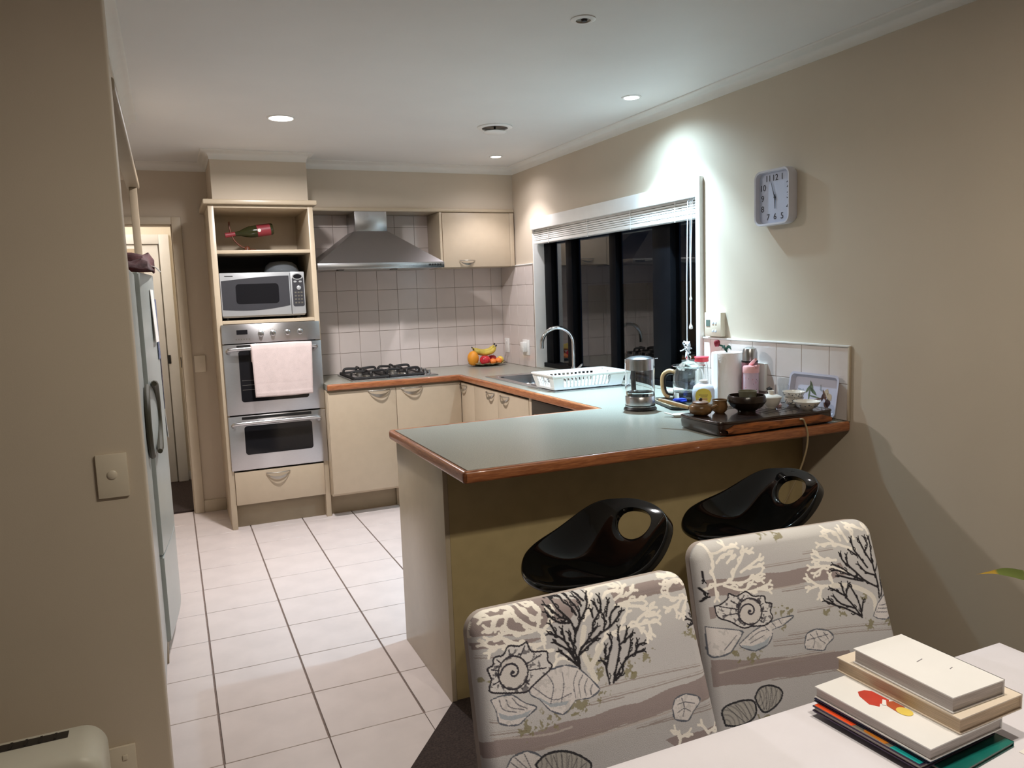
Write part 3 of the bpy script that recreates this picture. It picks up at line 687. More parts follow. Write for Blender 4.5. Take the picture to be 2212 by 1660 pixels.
# ---------------------------------------------------------------- dish rack
PW = MT['plastic']
dk = thing('dish_rack', 'white slotted plastic dish rack standing on the sink drainer', 'dish rack', (2.13, 3.91, .908))
rx0, rx1, ry0, ry1, rz0, rz1 = 1.922, 2.350, 3.812, 4.035, .910, .990; fl = .022
box('base', (rx0, ry0, rz0), (rx1, ry1, rz0 + .004), PW, dk, .001)
for k in range(12): box('base_rib', (rx0 + .02 + .033 * k, ry0 + .02, rz0 + .004), (rx0 + .024 + .033 * k, ry1 - .02, rz0 + .022), PW, dk, .001)
def rack_side(p0, p1, q0, q1, n, slots):
    """p0,p1 bottom ends; q0,q1 top ends"""
    P0, P1, Q0, Q1 = map(Vector, (p0, p1, q0, q1)); bm = bmesh.new()
    up_ = lambda u, v: (P0.lerp(P1, u)).lerp(Q0.lerp(Q1, u), v)
    def quad(u0, u1, v0, v1, s=0):
        vs = [bm.verts.new(up_(a, b)) for a, b in ((u0, v0), (u1, v0), (u1 + s, v1), (u0 + s, v1))]; bm.faces.new(vs)
    quad(0, 1, 0, .16); quad(0, 1, .80, 1)
    for k in range(n + 1):
        u = slots[0] + (slots[1] - slots[0]) * k / n; quad(u, u + .022, .15, .81, 0)
    for k in range(n):
        u = slots[0] + (slots[1] - slots[0]) * k / n; h = (slots[1] - slots[0]) / n
        for vv in (.36, .58): quad(u + .02, u + h * .55, vv, vv + .07, .01)
    quad(0, slots[0] + .005, .15, .81); quad(slots[1], 1, .15, .81)
    o = obj('slotted_side', bm, PW, dk, smooth=False); md = o.modifiers.new('s', 'SOLIDIFY'); md.thickness = .0025
b_ = [(rx0, ry0, rz0), (rx1, ry0, rz0), (rx1, ry1, rz0), (rx0, ry1, rz0)]; t_ = [(rx0 - fl, ry0 - fl, rz1), (rx1 + fl, ry0 - fl, rz1), (rx1 + fl, ry1 + fl, rz1), (rx0 - fl, ry1 + fl, rz1)]
rack_side(b_[0], b_[1], t_[0], t_[1], 13, (.12, .78)); rack_side(b_[1], b_[2], t_[1], t_[2], 5, (.2, .8)); rack_side(b_[2], b_[3], t_[2], t_[3], 13, (.12, .88)); rack_side(b_[3], b_[0], t_[3], t_[0], 5, (.2, .8))
bm = bmesh.new(); o1 = rrect(rx1 - rx0 + 2 * fl + .016, ry1 - ry0 + 2 * fl + .016, .02, 4, ((rx0 + rx1) / 2, (ry0 + ry1) / 2)); i1 = rrect(rx1 - rx0 + 2 * fl - .006, ry1 - ry0 + 2 * fl - .006, .015, 4, ((rx0 + rx1) / 2, (ry0 + ry1) / 2))
vo = [bm.verts.new((x, y, rz1)) for x, y in o1]; vi = [bm.verts.new((x, y, rz1)) for x, y in i1]
for k in range(len(vo)): j = (k + 1) % len(vo); bm.faces.new((vo[k], vo[j], vi[j], vi[k]))
o = obj('rim', bm, PW, dk, smooth=False); md = o.modifiers.new('s', 'SOLIDIFY'); md.thickness = .007; md.offset = 0
# ---------------------------------------------------------------- kettle
kt = thing('glass_kettle', 'glass and steel electric kettle with a little water, alone on the peninsula', 'kettle', (1.957, 3.010, .9))
c = (1.957, 3.010, .9); r = .0675
obj('power_base', lathe([(0, 0), (.074, 0), (.076, .006), (.068, .015), (0, .015)], 40, None, c), MT['black'], kt)
obj('steel_base', lathe([(0, .016), (r, .016), (r + .001, .022), (r + .001, .062), (r - .002, .066), (0, .066)], 40, None, c), MT['steelv'], kt)
obj('ring', lathe([(r, .0195), (r + .0016, .0195), (r + .0016, .0245), (r, .0245)], 40, None, c), MT['black'], kt)
obj('glass_wall', lathe([(r, .066), (r + .0005, .2), (r + .001, .236), (r - .002, .237), (r - .003, .2), (r - .003, .066)], 48, None, c, close=True), MT['glass'], kt)
obj('water', lathe([(0, .0665), (r - .0035, .0665), (r - .0035, .083), (0, .083)], 40, None, c), MT['water'], kt)
obj('collar', lathe([(r - .004, .185), (r - .0035, .185), (r - .0035, .232), (r - .006, .232)], 40, None, c, close=True), MT['steelv'], kt)
obj('lid', lathe([(r - .005, .228), (r - .006, .236), (r - .02, .243), (.02, .247), (0, .247), (0, .240), (.02, .240), (r - .02, .236), (r - .008, .228)], 40, None, c), MT['steelv'], kt)
hp = Vector((.30, .954, 0)).normalized()
obj('handle', tube(bez([Vector(c) + hp * (r - .002) + Vector((0, 0, .215)), Vector(c) + hp * (r + .035) + Vector((0, 0, .220)), Vector(c) + hp * (r + .055) + Vector((0, 0, .19)), Vector(c) + hp * (r + .052) + Vector((0, 0, .10)), Vector(c) + hp * (r + .030) + Vector((0, 0, .055)), Vector(c) + hp * (r - .002) + Vector((0, 0, .05))], 6), .013, 12), MT['black'], kt)
sp = Vector((.9, -.42, 0)).normalized(); cc = Vector(c)
obj('spout', prism([cc + sp * (r - .004) + Vector((-sp.y * .02, sp.x * .02, .236)), cc + sp * (r - .004) + Vector((sp.y * .02, -sp.x * .02, .236)), cc + sp * (r + .016) + Vector((0, 0, .236))], (0, 0, -.004)), MT['glass'], kt, smooth=False)
# ---------------------------------------------------------------- fruit plate
fp_ = thing('fruit_plate', 'patterned leaf-edged plate heaped with fruit in the bench corner', 'plate', (2.235, 5.585, .9))
PL = mat('plate_pattern', S(150, 138, 104), .35, var=.35, scale=30)
bm = lathe([(0, .001), (.06, .001), (.10, .006), (.150, .020), (.150, .024), (.10, .011), (.06, .006), (0, .006)], 40, None, (2.235, 5.585, .9), 1.02, .80)
for v in bm.verts:
    a = math.atan2(v.co.y - 5.585, v.co.x - 2.235); rr_ = math.hypot(v.co.x - 2.235, v.co.y - 5.585)
    if rr_ > .08: v.co.z += .004 * math.sin(9 * a) * (rr_ / .15)
obj('dish', bm, PL, fp_)
def fruit(name, lab, cat, c, r, m, sz=1.0, group=None, dim=0):
    t = thing(name, lab, cat, c, random.random() * 6, group)
    pr = []
    for i in range(17):
        a = -PI / 2 + PI * i / 16; rr_ = r * math.cos(a); z = r * sz * math.sin(a)
        if dim: z -= dim * r * math.exp(-(rr_ / (r * .35)) ** 2) * (1 if z > 0 else -.6)
        pr.append((max(0, rr_), z))
    obj('body', lathe(pr, 26), m, t, local=True)
    obj('stem', tube([(0, 0, r * sz * (1 - dim) - .002), (.002, 0, r * sz * (1 - dim) + .006)], .0018, 6), MT['kick'], t, local=True)
    return t
ORG = mat('orange_peel', S(232, 152, 44), .45, var=.06, scale=20, bump=.4, bscale=400); APL = mat('apple_skin', S(206, 52, 62), .25, var=.22, scale=18)
MAN = mat('mandarin_peel', S(244, 138, 62), .4, var=.06, bump=.3, bscale=400); LEM = mat('lemon_peel', S(240, 206, 90), .4, var=.05, bump=.3, bscale=400)
fruit('orange', 'large orange-yellow fruit at the left end of the fruit plate', 'orange', (2.105, 5.545, .965), .044, ORG, 1.28)
fruit('apple', 'shiny red apple at the front middle of the fruit plate', 'apple', (2.190, 5.515, .949), .041, APL, .92, dim=.22)
fruit('apple', 'dark red apple half hidden behind the mandarins', 'apple', (2.285, 5.605, .947), .036, APL, .92, dim=.22)
fruit('mandarin', 'small orange mandarin right beside the front red apple', 'mandarin', (2.252, 5.505, .9345), .027, MAN, .84)
fruit('mandarin', 'small orange mandarin second from the apple, next to the lemon', 'mandarin', (2.306, 5.525, .9365), .028, MAN, .84)
fruit('mandarin', 'small mandarin resting on top beneath the bananas', 'mandarin', (2.225, 5.600, .955), .030, MAN, .84)
fruit('lemon', 'yellow lemon at the right end of the fruit plate', 'lemon', (2.340, 5.572, .9395), .028, LEM, .95)
BAN = mat('banana_skin', S(200, 176, 76), .5, var=.22, scale=14)
for k, (dy, dz, lab) in enumerate(((.0, 0, 'yellow-green banana at the front of the pair lying across the fruit'), (.034, .010, 'yellow-green banana at the back of the pair lying across the fruit'))):
    t = thing('banana', lab, 'banana', (2.205, 5.560 + dy, .985), 0, 'bananas on the fruit plate')
    pts = [(-.085, 0, .047 + dz), (-.055, 0, .026 + dz), (0, 0, .012 + dz), (.055, 0, .020 + dz), (.082, 0, .040 + dz), (.096, 0, .058 + dz)]
    bp = bez(pts, 5); n_ = len(bp) - 1
    rad = [.005 + .0145 * min(1, 5.5 * (i / n_), 4 * (1 - i / n_) ** 1.0) for i in range(n_ + 1)]; rad[-1] = .005
    obj('body', tube(bp, rad, 8), BAN, t, local=True, ang=70)
    obj('stem', tube([(.094, 0, .054 + dz), (.103, 0, .072 + dz)], [.0055, .0065], 8), MT['iron'], t, local=True)
    obj('tip', tube([(-.084, 0, .046 + dz), (-.091, 0, .054 + dz)], [.0055, .004], 8), MT['iron'], t, local=True)
# ---------------------------------------------------------------- corner of the peninsula: tea things
def TRY(w_, h_, r_):
    a_ = math.radians(-16); return [(2.185 + x * math.cos(a_) - y * math.sin(a_), 2.995 + x * math.sin(a_) + y * math.cos(a_)) for x, y in rrect(w_, h_, r_, 5)]
bt = thing('black_stove_tray', 'shallow black tray with a pale rim under the glass jug', 'tray', (2.245, 3.07, .9))
pts = [(x, y, .903) for x, y in TRY(.20, .29, .03)]
obj('body', prism(pts, (0, 0, .012), bev=.003), MT['black'], bt)
bm = bmesh.new(); o1 = TRY(.206, .296, .033); i1 = TRY(.194, .284, .028)
vo = [bm.verts.new((x, y, .9165)) for x, y in o1]; vi = [bm.verts.new((x, y, .9165)) for x, y in i1]
for k in range(len(vo)): j = (k + 1) % len(vo); bm.faces.new((vo[k], vo[j], vi[j], vi[k]))
o = obj('pale_rim', bm, MT['kick'], bt, smooth=False); md = o.modifiers.new('s', 'SOLIDIFY'); md.thickness = .004; md.offset = 0
jg = thing('glass_jug', 'large glass jug with pale wooden handle and flared glass lid', 'jug', (2.255, 3.045, .916))
c = (2.255, 3.045, .9195)
obj('glass_body', lathe([(0, 0), (.070, 0), (.074, .006), (.074, .11), (.068, .135), (.062, .145), (.0608, .145), (.0667, .134), (.0727, .11), (.0727, .008), (.0685, .002), (0, .002)], 44, None, c), MT['glass'], jg)
obj('water', lathe([(0, .0025), (.0675, .0025), (.072, .009), (.072, .035), (0, .035)], 40, None, c), MT['water'], jg)
ld = obj('lid', lathe([(.050, .140), (.052, .148), (.080, .160), (.079, .163), (.05, .154), (.045, .165), (.03, .178), (0, .186), (0, .183), (.028, .175), (.042, .162), (.046, .148), (.048, .140)], 44, None, c), MT['glass'], jg)
obj('knob', lathe([(0, .184), (.010, .186), (.014, .198), (.010, .208), (0, .210)], 20, None, c), MT['glass'], ld)
BAM = wood('bamboo', S(186, 150, 104), S(216, 184, 136), .4, (6, 6, 2), 8)
hd = Vector((-.55, .83, 0)).normalized(); cc = Vector(c)
obj('handle', tube(bez([cc + hd * .068 + Vector((0, 0, .128)), cc + hd * .100 + Vector((0, 0, .132)), cc + hd * .130 + Vector((0, 0, .108)), cc + hd * .132 + Vector((0, 0, .05)), cc + hd * .118 + Vector((0, 0, .015)), cc + hd * .098 + Vector((0, 0, .004))], 6), .010, 12), BAM, jg)
obj('handle_liner', tube(bez([cc + hd * .072 + Vector((0, 0, .118)), cc + hd * .100 + Vector((0, 0, .118)), cc + hd * .118 + Vector((0, 0, .10)), cc + hd * .120 + Vector((0, 0, .055)), cc + hd * .108 + Vector((0, 0, .022)), cc + hd * .074 + Vector((0, 0, .014))], 6), .006, 8), MT['black'], jg)
LBL = mat('yellow_label', S(216, 184, 74), .5, var=.03); TR = mat('translucent_white', S(232, 232, 240), .3, trans=.25, var=0); RC = mat('red_cap', S(220, 66, 78), .35, var=.02)
bo = thing('sauce_bottle', 'squat white plastic bottle with a big oval yellow label', 'bottle', (2.215, 2.880, .9175))
c = (2.215, 2.880, .9195)
obj('body', lathe([(0, 0), (.045, 0), (.050, .008), (.050, .060), (.044, .080), (.030, .090), (.022, .094), (.022, .098), (0, .098)], 36, None, c, 1, 1), TR, bo)
obj('cap', lathe([(0, .098), (.020, .098), (.020, .108), (0, .109)], 30, None, c), MT['plastic'], bo)
bm = bmesh.new(); rows = []
for i in range(17):
    u = -1 + i / 8; hh = math.sqrt(max(0, 1 - u * u)); a0 = math.atan2(-.80, -.62) + u * .80; rows.append([bm.verts.new((c[0] + .0508 * math.cos(a0), c[1] + .0508 * math.sin(a0), .957 + .038 * hh * s)) for s in (-1, -.5, 0, .5, 1)])
for a, b in zip(rows, rows[1:]):
    for k in range(4):
        try: bm.faces.new((a[k], a[k + 1], b[k + 1], b[k]))
        except Exception: pass
lb = obj('label', bm, LBL, bo)
for k, (z, wd_) in enumerate(((.965, .40), (.957, .30), (.943, .26))):
    bm = bmesh.new(); rows = []
    for i in range(7):
        a0 = math.atan2(-.80, -.62) + (-1 + i / 3) * wd_ + .05 * k; rows.append([bm.verts.new((c[0] + .0512 * math.cos(a0), c[1] + .0512 * math.sin(a0), z + s)) for s in (-.002, .002 + .006 * (k == 2))])
    for a, b in zip(rows, rows[1:]): bm.faces.new((a[0], a[1], b[1], b[0]))
    obj('label_print', bm, mat('label_ink_%d' % k, S(190, 140, 90) if k == 2 else S(150, 120, 60), .6, var=0), lb)
jr = thing('red_lidded_jar', 'clear glass jar with a wide red lid, between jug and paper roll', 'jar', (2.378, 3.105, .9))
obj('lid', lathe([(0, .186), (.031, .186), (.034, .190), (.033, .204), (.036, .208), (.034, .212), (0, .212)], 30, None, (2.378, 3.105, .9)), RC, jr)
obj('glass_body', lathe([(0, 0), (.030, 0), (.034, .02), (.031, .05), (.034, .09), (.030, .16), (.026, .185), (.0245, .185), (.0285, .159), (.0325, .09), (.0295, .05), (.0325, .02), (.029, .003), (0, .003)], 12, None, (2.378, 3.105, .9005)), MT['glass'], jr, smooth=False)
BLU = mat('blue_plastic', S(34, 58, 168), .3, var=.03)
bl = thing('blue_lid', 'bright blue plastic lid lying on the black tray', 'lid', (2.150, 2.985, .917))
obj('disc', prism([(x, y, .9190) for x, y in rrect(.062, .045, .015, 4, (2.150, 2.972))], (0, 0, .018), bev=.004), BLU, bl)
obj('tab', B(bmesh.new(), (2.135, 2.932, .925), (2.165, 2.952, .931), .002), BLU, bl)
sd = tag(obj('white_dish', lathe([(0, .002), (.03, 0), (.05, .016), (.052, .020), (.048, .018), (.028, .006), (0, .006)], 32, None, (2.39, 3.36, .9)), MT['plastic'], None), 'small white dish by the window behind the glass jug', 'dish')
tag(obj('charging_cable', tube(bez([(2.36, 3.30, .904), (2.30, 3.24, .903), (2.22, 3.26, .903), (2.16, 3.22, .903), (2.10, 3.25, .903), (2.05, 3.18, .903)], 6), .0018, 6), MT['black'], None), 'thin dark cable on the worktop behind the kettle', 'cable')
pr_ = thing('paper_towel_roll', 'white paper towel roll standing upright beside the flask', 'paper towel', (2.352, 2.882, .9))
c = (2.352, 2.882, .9005)
obj('roll', lathe([(.020, .004), (.0695, .004), (.0705, .008), (.0705, .243), (.069, .247), (.020, .247)], 44, None, c, close=True), mat('tissue', S(240, 228, 220), .9, var=.01, bump=.5, bscale=150), pr_)
obj('holder_base', lathe([(0, 0), (.062, 0), (.062, .003), (0, .004)], 32, None, c), MT['plastic'], pr_)
obj('loose_sheet', prism([(c[0] - .0705, c[1] + .01, .906), (c[0] - .0715, c[1] + .01, .906), (c[0] - .079, c[1] - .030, .906), (c[0] - .077, c[1] - .031, .906)], (0, 0, .24)), MT['paper'], pr_, smooth=False)
rs = thing('artificial_rose', 'dark red artificial rose stuck in top of the paper towel roll', 'rose', (2.35, 2.895, 1.148))
GR = mat('rose_green', S(24, 62, 48), .5, var=.1); RO = mat('rose_red', S(130, 20, 36), .5, var=.15, scale=60)
obj('bud', lathe([(0, -.016), (.010, -.012), (.0145, 0), (.011, .012), (.004, .018), (0, .016)], 14, None, (2.325, 2.92, 1.186)), RO, rs)
for k in range(4):
    a = k * 1.6; obj('petal', lathe([(0, -.014), (.009, -.006), (.011, .006), (.006, .014)], 10, None, (2.325 + .005 * math.cos(a), 2.92 + .005 * math.sin(a), 1.184 + .002 * k)), RO, rs)
obj('stem', tube(bez([(2.355, 2.88, 1.13), (2.353, 2.895, 1.165), (2.338, 2.91, 1.178), (2.328, 2.918, 1.178)], 5), .004, 8), GR, rs)
for k, (dx, dy) in enumerate(((.018, -.01), (.004, -.026), (-.014, .004))):
    obj('leaf', tube([(2.352, 2.893, 1.152), (2.352 + dx * .7, 2.893 + dy * .7, 1.175), (2.352 + dx * 1.3, 2.893 + dy * 1.3, 1.160)], [.004, .013, .002], 8, flat=.35), GR, rs)
fk = thing('vacuum_flask', 'tall mauve vacuum flask with domed steel cup, behind the paper roll', 'flask', (2.388, 2.770, .9))
c = (2.388, 2.770, .9)
obj('body', lathe([(0, 0), (.034, 0), (.036, .004), (.036, .205), (.032, .212), (0, .212)], 30, None, c), mat('mauve_metal', S(140, 96, 104), .3, .6, var=.02), fk)
obj('cup', lathe([(0, .213), (.0335, .213), (.0335, .25), (.028, .268), (.015, .275), (0, .276)], 30, None, c), MT['steelv'], fk)
obj('ring', lathe([(.0345, .207), (.0365, .207), (.0365, .214), (.0345, .214)], 30, None, c, close=True), MT['black'], fk)
PK = mat('pink_plastic', S(240, 178, 178), .35, var=.02); PB = mat('pink_translucent', S(236, 206, 222), .25, trans=.3, var=.03)
pb = thing('pink_drink_bottle', 'pale pink dotted drink bottle with flip straw lid', 'bottle', (2.335, 2.700, .9))
c = (2.335, 2.700, .9)
bb = obj('body', lathe([(0, 0), (.029, 0), (.032, .005), (.033, .17), (0, .17)], 30, None, c), PB, pb)
obj('lid', lathe([(0, .168), (.0345, .168), (.0355, .172), (.0355, .192), (.032, .198), (0, .200)], 30, None, c), PK, pb)
obj('flip_straw', B(bmesh.new(), (2.320, 2.646, 1.098), (2.338, 2.658, 1.106), .002), PK, pb)
obj('spout', tube([(2.35, 2.720, 1.099), (2.337, 2.693, 1.112), (2.325, 2.658, 1.130)], [.009, .008, .006], 10), PK, pb)
for k in range(16):
    a = math.atan2(-.8, -.6) + random.uniform(-1.0, 1.0); z = .905 + random.uniform(.02, .15)
    bm = bmesh.new(); bmesh.ops.create_icosphere(bm, subdivisions=1, radius=.0016, matrix=Matrix.Translation((c[0] + .0328 * math.cos(a), c[1] + .0328 * math.sin(a), z))); obj('dot', bm, MT['black'] if k % 3 else RC, bb)
# leaning melamine tray with printed flowers
lt = thing('melamine_tray', 'pale lilac melamine tray printed with a flower spray, leaning on the tiles', 'tray', (2.40, 2.37, .902))
LIL = mat('melamine', S(196, 192, 206), .3, var=.02); tm = Matrix.Translation((2.420, 2.425, .905)) @ Matrix.Rotation(math.radians(9), 4, 'Y')
def trayobj(name, bm, m, par=lt):
    me = bm2(bm, True, 40); me.transform(Matrix.Translation(-Vector(lt.location)) @ tm); return link(name, me, m, par, True)
def ring2(bm, A, za, Bq, zb):
    va = [bm.verts.new((za, y, z)) for y, z in A]; vb = [bm.verts.new((zb, y, z)) for y, z in Bq]
    for k in range(len(va)): j = (k + 1) % len(va); bm.faces.new((va[k], va[j], vb[j], vb[k]))
    return va, vb
bm = bmesh.new(); P0 = rrect(.270, .172, .022, 6, (0, .088)); P1 = rrect(.252, .154, .018, 6, (0, .088)); P2 = rrect(.232, .134, .012, 6, (0, .088))
ring2(bm, P0, -.020, P1, -.019); ring2(bm, P1, -.019, P2, -.003); v_ = [bm.verts.new((-.003, y, z)) for y, z in P2]; bm.faces.new(v_)
ring2(bm, P0, -.020, P0, -.017); ring2(bm, P0, -.017, P2, .000); v_ = [bm.verts.new((0, y, z)) for y, z in P2]; bm.faces.new(v_)
trayobj('dish', bm, LIL)
pg = [mat('print_green', S(92, 104, 78), .4, var=.1), mat('print_brown', S(98, 66, 54), .4, var=.1), mat('print_dark', S(62, 40, 40), .4, var=.1), mat('print_tan', S(188, 166, 140), .4, var=.1), mat('print_grey', S(150, 152, 160), .4, var=.1)]
def leaf2(cy, cz, L, wd_, ang, m):
    L *= 1.25; wd_ *= 1.5
    bm = bmesh.new(); n = 8; top = []; bot = []
    for i in range(n + 1):
        t = i / n; h = wd_ * math.sin(PI * t); a = (t - .5) * L
        for s, lst in ((1, top), (-1, bot)): lst.append((cy + a * math.cos(ang) - s * h * math.sin(ang), cz + a * math.sin(ang) + s * h * math.cos(ang)))
    pts = top + bot[-2:0:-1]; bm.faces.new([bm.verts.new((-.0036, y, z)) for y, z in pts]); trayobj('flower_print', bm, m)
for a in ((.020, .118, .045, .005, 1.2, 0), (.036, .108, .04, .004, 2.2, 0), (.010, .10, .045, .005, .6, 0), (.028, .085, .05, .003, 1.6, 0), (.0, .078, .06, .002, .1, 0), (-.03, .072, .07, .0022, -.25, 1), (-.055, .088, .045, .0045, 1.1, 1), (-.045, .080, .03, .004, 1.7, 2),
          (-.075, .060, .030, .010, 1.5, 2), (-.068, .050, .026, .007, .6, 1), (-.080, .085, .03, .009, .9, 3), (-.062, .100, .03, .008, 1.9, 3), (.065, .095, .02, .003, 1.5, 4), (-.03, .120, .02, .003, 1.4, 4), (-.035, .108, .018, .0025, .4, 4), (.08, .1, .03, .003, .3, 4), (.05, .05, .04, .003, .3, 4)):
    leaf2(a[0], a[1], a[2], a[3], a[4], pg[a[5]])
# tea board
tb = thing('tea_board', 'thick dark lacquered tea board with raw brown live edge, holding the tea set', 'tea tray', (2.1, 2.39, .9))
LAC = wood('lacquered_wood', S(30, 20, 18), S(52, 34, 28), .22, (1.5, 6, 1), 5, .5); LIV = wood('live_edge_wood', S(92, 46, 18), S(168, 96, 44), .45, (2, 2, 14), 7)
top_pts = [(1.815, 2.30), (1.835, 2.268), (1.95, 2.262), (2.10, 2.270), (2.25, 2.262), (2.355, 2.270), (2.378, 2.295), (2.384, 2.37), (2.378, 2.50), (2.36, 2.522), (2.2, 2.527), (2.0, 2.520), (1.85, 2.525), (1.822, 2.50), (1.812, 2.40)]
def smoothloop(P, n=4):
    P = [Vector((p[0], p[1], 0)) for p in P]; N_ = len(P); out = []
    for i in range(N_):
        a, b, c, d = P[i - 1], P[i], P[(i + 1) % N_], P[(i + 2) % N_]
        for k in range(n):
            t = k / n; out.append(.5 * ((2 * b) + (c - a) * t + (2 * a - 5 * b + 4 * c - d) * t * t + (3 * b - a - 3 * c + d) * t ** 3))
    return out
LP = smoothloop(top_pts)
cx, cy = 2.1, 2.39
def ringz(f, z, wob=0): return [(cx + (p.x - cx) * f, cy + (p.y - cy) * f - wob * abs(math.sin(9 * p.x)), z) for p in LP]
def loops(name, rings, m, par, cap0=True, cap1=True):
    bm = bmesh.new(); V = [[bm.verts.new(p) for p in r] for r in rings]
    for a, b in zip(V, V[1:]):
        for k in range(len(a)): j = (k + 1) % len(a); bm.faces.new((a[k], a[j], b[j], b[k]))
    if cap0: bm.faces.new(V[0][::-1])
    if cap1: bm.faces.new(V[-1])
    return obj(name, bm, m, par)
loops('board_side', [ringz(.975, .903), ringz(.992, .908), ringz(1.0, .930), ringz(.995, .944)], LAC, tb)
bm = bmesh.new(); rows = []
for i in range(41):
    x = 1.842 + .510 * i / 40; yb = 2.262 + .004 * math.sin(11 * x); lo_ = .9045 + .006 * abs(math.sin(6 * x + 1)); hi_ = .9430 - .004 * abs(math.sin(8 * x))
    if i < 3: hi_ -= (3 - i) * .005
    if i > 36: hi_ -= (i - 36) * .004
    rows.append([bm.verts.new(p) for p in ((x, yb, lo_), (x, yb - .012, lo_ + .004), (x, yb - .015 + .002 * math.sin(30 * x), (lo_ + hi_) / 2), (x, yb - .010, hi_), (x, yb + .004, hi_))])
for a, b in zip(rows, rows[1:]):
    for k in range(4): bm.faces.new((a[k], a[k + 1], b[k + 1], b[k]))
obj('live_edge', bm, LIV, tb)
loops('board_top', [ringz(.992, .9441), ringz(1.004, .9465), ringz(1.004, .951), ringz(.995, .955), ringz(.95, .955), ringz(.945, .9535)], LAC, tb)
for x, y in ((1.9, 2.30), (2.3, 2.30), (1.9, 2.48), (2.3, 2.48)): obj('foot', lathe([(0, 0), (.012, 0), (.012, .004), (0, .004)], 12, None, (x, y, .9005)), MT['black'], tb)
for k in range(6): box('drain_slot', (2.10 + .03 * k, 2.33, .9534), (2.104 + .03 * k, 2.45, .9541), MT['black'], tb, 0)
ZB = .9536
CL = mat('brown_clay_glaze', S(112, 82, 50), .28, var=.25, scale=30); DK = mat('dark_bowl_glaze', S(44, 34, 28), .22, var=.15, scale=20); PO = mat('porcelain', S(230, 222, 212), .15, var=.01)
c = (1.874, 2.455, ZB)
ptt = thing('clay_teapot', 'brown clay teapot with long pale wooden side handle at the board\'s left end', 'teapot', c)
obj('pot_body', lathe([(0, 0), (.025, 0), (.040, .010), (.046, .024), (.043, .038), (.032, .047), (.026, .049), (0, .049)], 34, None, c), CL, ptt)
ldd = obj('lid', lathe([(0, .049), (.030, .049), (.031, .052), (.022, .056), (0, .058)], 28, None, c), mat('lid_clay', S(150, 110, 84), .4, var=.1), ptt)
obj('knob', lathe([(0, .057), (.006, .058), (.008, .063), (.005, .068), (0, .069)], 14, None, c), DK, ldd)
obj('side_handle', tube([(1.845, 2.49, ZB + .028), (1.828, 2.52, ZB + .034), (1.800, 2.575, ZB + .046), (1.784, 2.607, ZB + .052)], [.008, .0095, .0085, .006], 10), BAM, ptt)
obj('pot_spout', tube([(1.90, 2.42, ZB + .03), (1.915, 2.405, ZB + .042)], [.008, .005], 10), CL, ptt)
c = (1.972, 2.462, ZB); cupb = thing('clay_jug', 'brown clay pouring cup touching the clay teapot', 'cup', c)
obj('cup_body', lathe([(0, 0), (.018, 0), (.028, .010), (.031, .026), (.027, .042), (.030, .052), (.028, .053), (.025, .042), (.028, .026), (.016, .005), (0, .005)], 30, None, c), CL, cupb)
c = (2.075, 2.425, ZB); bw = thing('dark_tea_bowl', 'wide dark brown tea wash bowl in the middle of the board', 'bowl', c)
obj('bowl_body', lathe([(0, 0), (.034, 0), (.036, .006), (.060, .020), (.076, .042), (.074, .058), (.070, .066), (.067, .066), (.070, .056), (.072, .043), (.055, .022), (.03, .010), (0, .009)], 44, None, c), DK, bw)
c2 = (2.085, 2.430, ZB + .022); sb = thing('grey_cup', 'small grey-green cup sitting inside the dark bowl', 'cup', c2)
obj('cup_body', lathe([(0, 0), (.016, 0), (.03, .02), (.037, .060), (.035, .060), (.028, .022), (.012, .004), (0, .004)], 32, None, c2), mat('celadon', S(116, 112, 92), .3, var=.08), sb)
c = (2.212, 2.44, ZB); gw = thing('lidded_tea_bowl', 'plain white porcelain lidded tea bowl beside the dark bowl', 'tea bowl', c)
obj('bowl_body', lathe([(0, 0), (.018, 0), (.019, .004), (.032, .014), (.038, .032), (.043, .044), (.041, .0445), (.036, .032), (.03, .016), (0, .007)], 36, None, c), PO, gw)
gl = obj('lid', lathe([(.044, .0446), (.042, .048), (.028, .054), (.012, .057), (0, .057), (0, .0555), (.028, .0525), (.041, .0446)], 36, None, c), PO, gw)
obj('lid_knob', lathe([(.009, .057), (.012, .066), (.013, .071), (.011, .071), (.008, .060)], 20, None, c), PO, gl)
MT['bluepat'] = None
def patcup(lab, c, r0, r1, h, rot=0):
    t = thing('patterned_tea_cup', lab, 'tea cup', c, 0, None)
    cb = obj('cup_body', lathe([(0, 0), (r0 * .55, 0), (r0 * .6, .003), (r0, h * .35), (r1 * .93, h * .8), (r1, h), (r1 - .002, h), (r1 * .9, h * .8), (r0 * .9, h * .38), (0, .005)], 34, None, c), PO, t)
    for k in range(22):
        a = math.radians(215 + random.uniform(-75, 75)); z = h * random.uniform(.3, .88); rr_ = r0 + (r1 * .95 - r0) * max(0, (z / h - .35) / .5) + .0008
        bm = bmesh.new(); sz = random.uniform(.0022, .0048)
        m4 = Matrix.Translation((c[0] + rr_ * math.cos(a), c[1] + rr_ * math.sin(a), c[2] + z)) @ Matrix.Rotation(a, 4, 'Z') @ Matrix.Rotation(random.uniform(0, 3), 4, 'X') @ Matrix.Diagonal((.0006, sz, sz * .45, 1))
        bmesh.ops.create_icosphere(bm, subdivisions=1, radius=1, matrix=m4); obj('painted_leaf', bm, PATM, cb)
    return t
PATM = mat('painted_leaves', S(84, 92, 100), .3, var=.3, scale=80)
patcup('blue-leaf porcelain cup at the bottom of the pair behind the front cup', (2.322, 2.428, ZB), .034, .040, .036)
patcup('blue-leaf porcelain cup stacked on top of its twin', (2.322, 2.428, ZB + .024), .034, .045, .036)
patcup('blue-leaf porcelain cup standing alone at the front right of the board', (2.292, 2.325, ZB), .038, .052, .034)
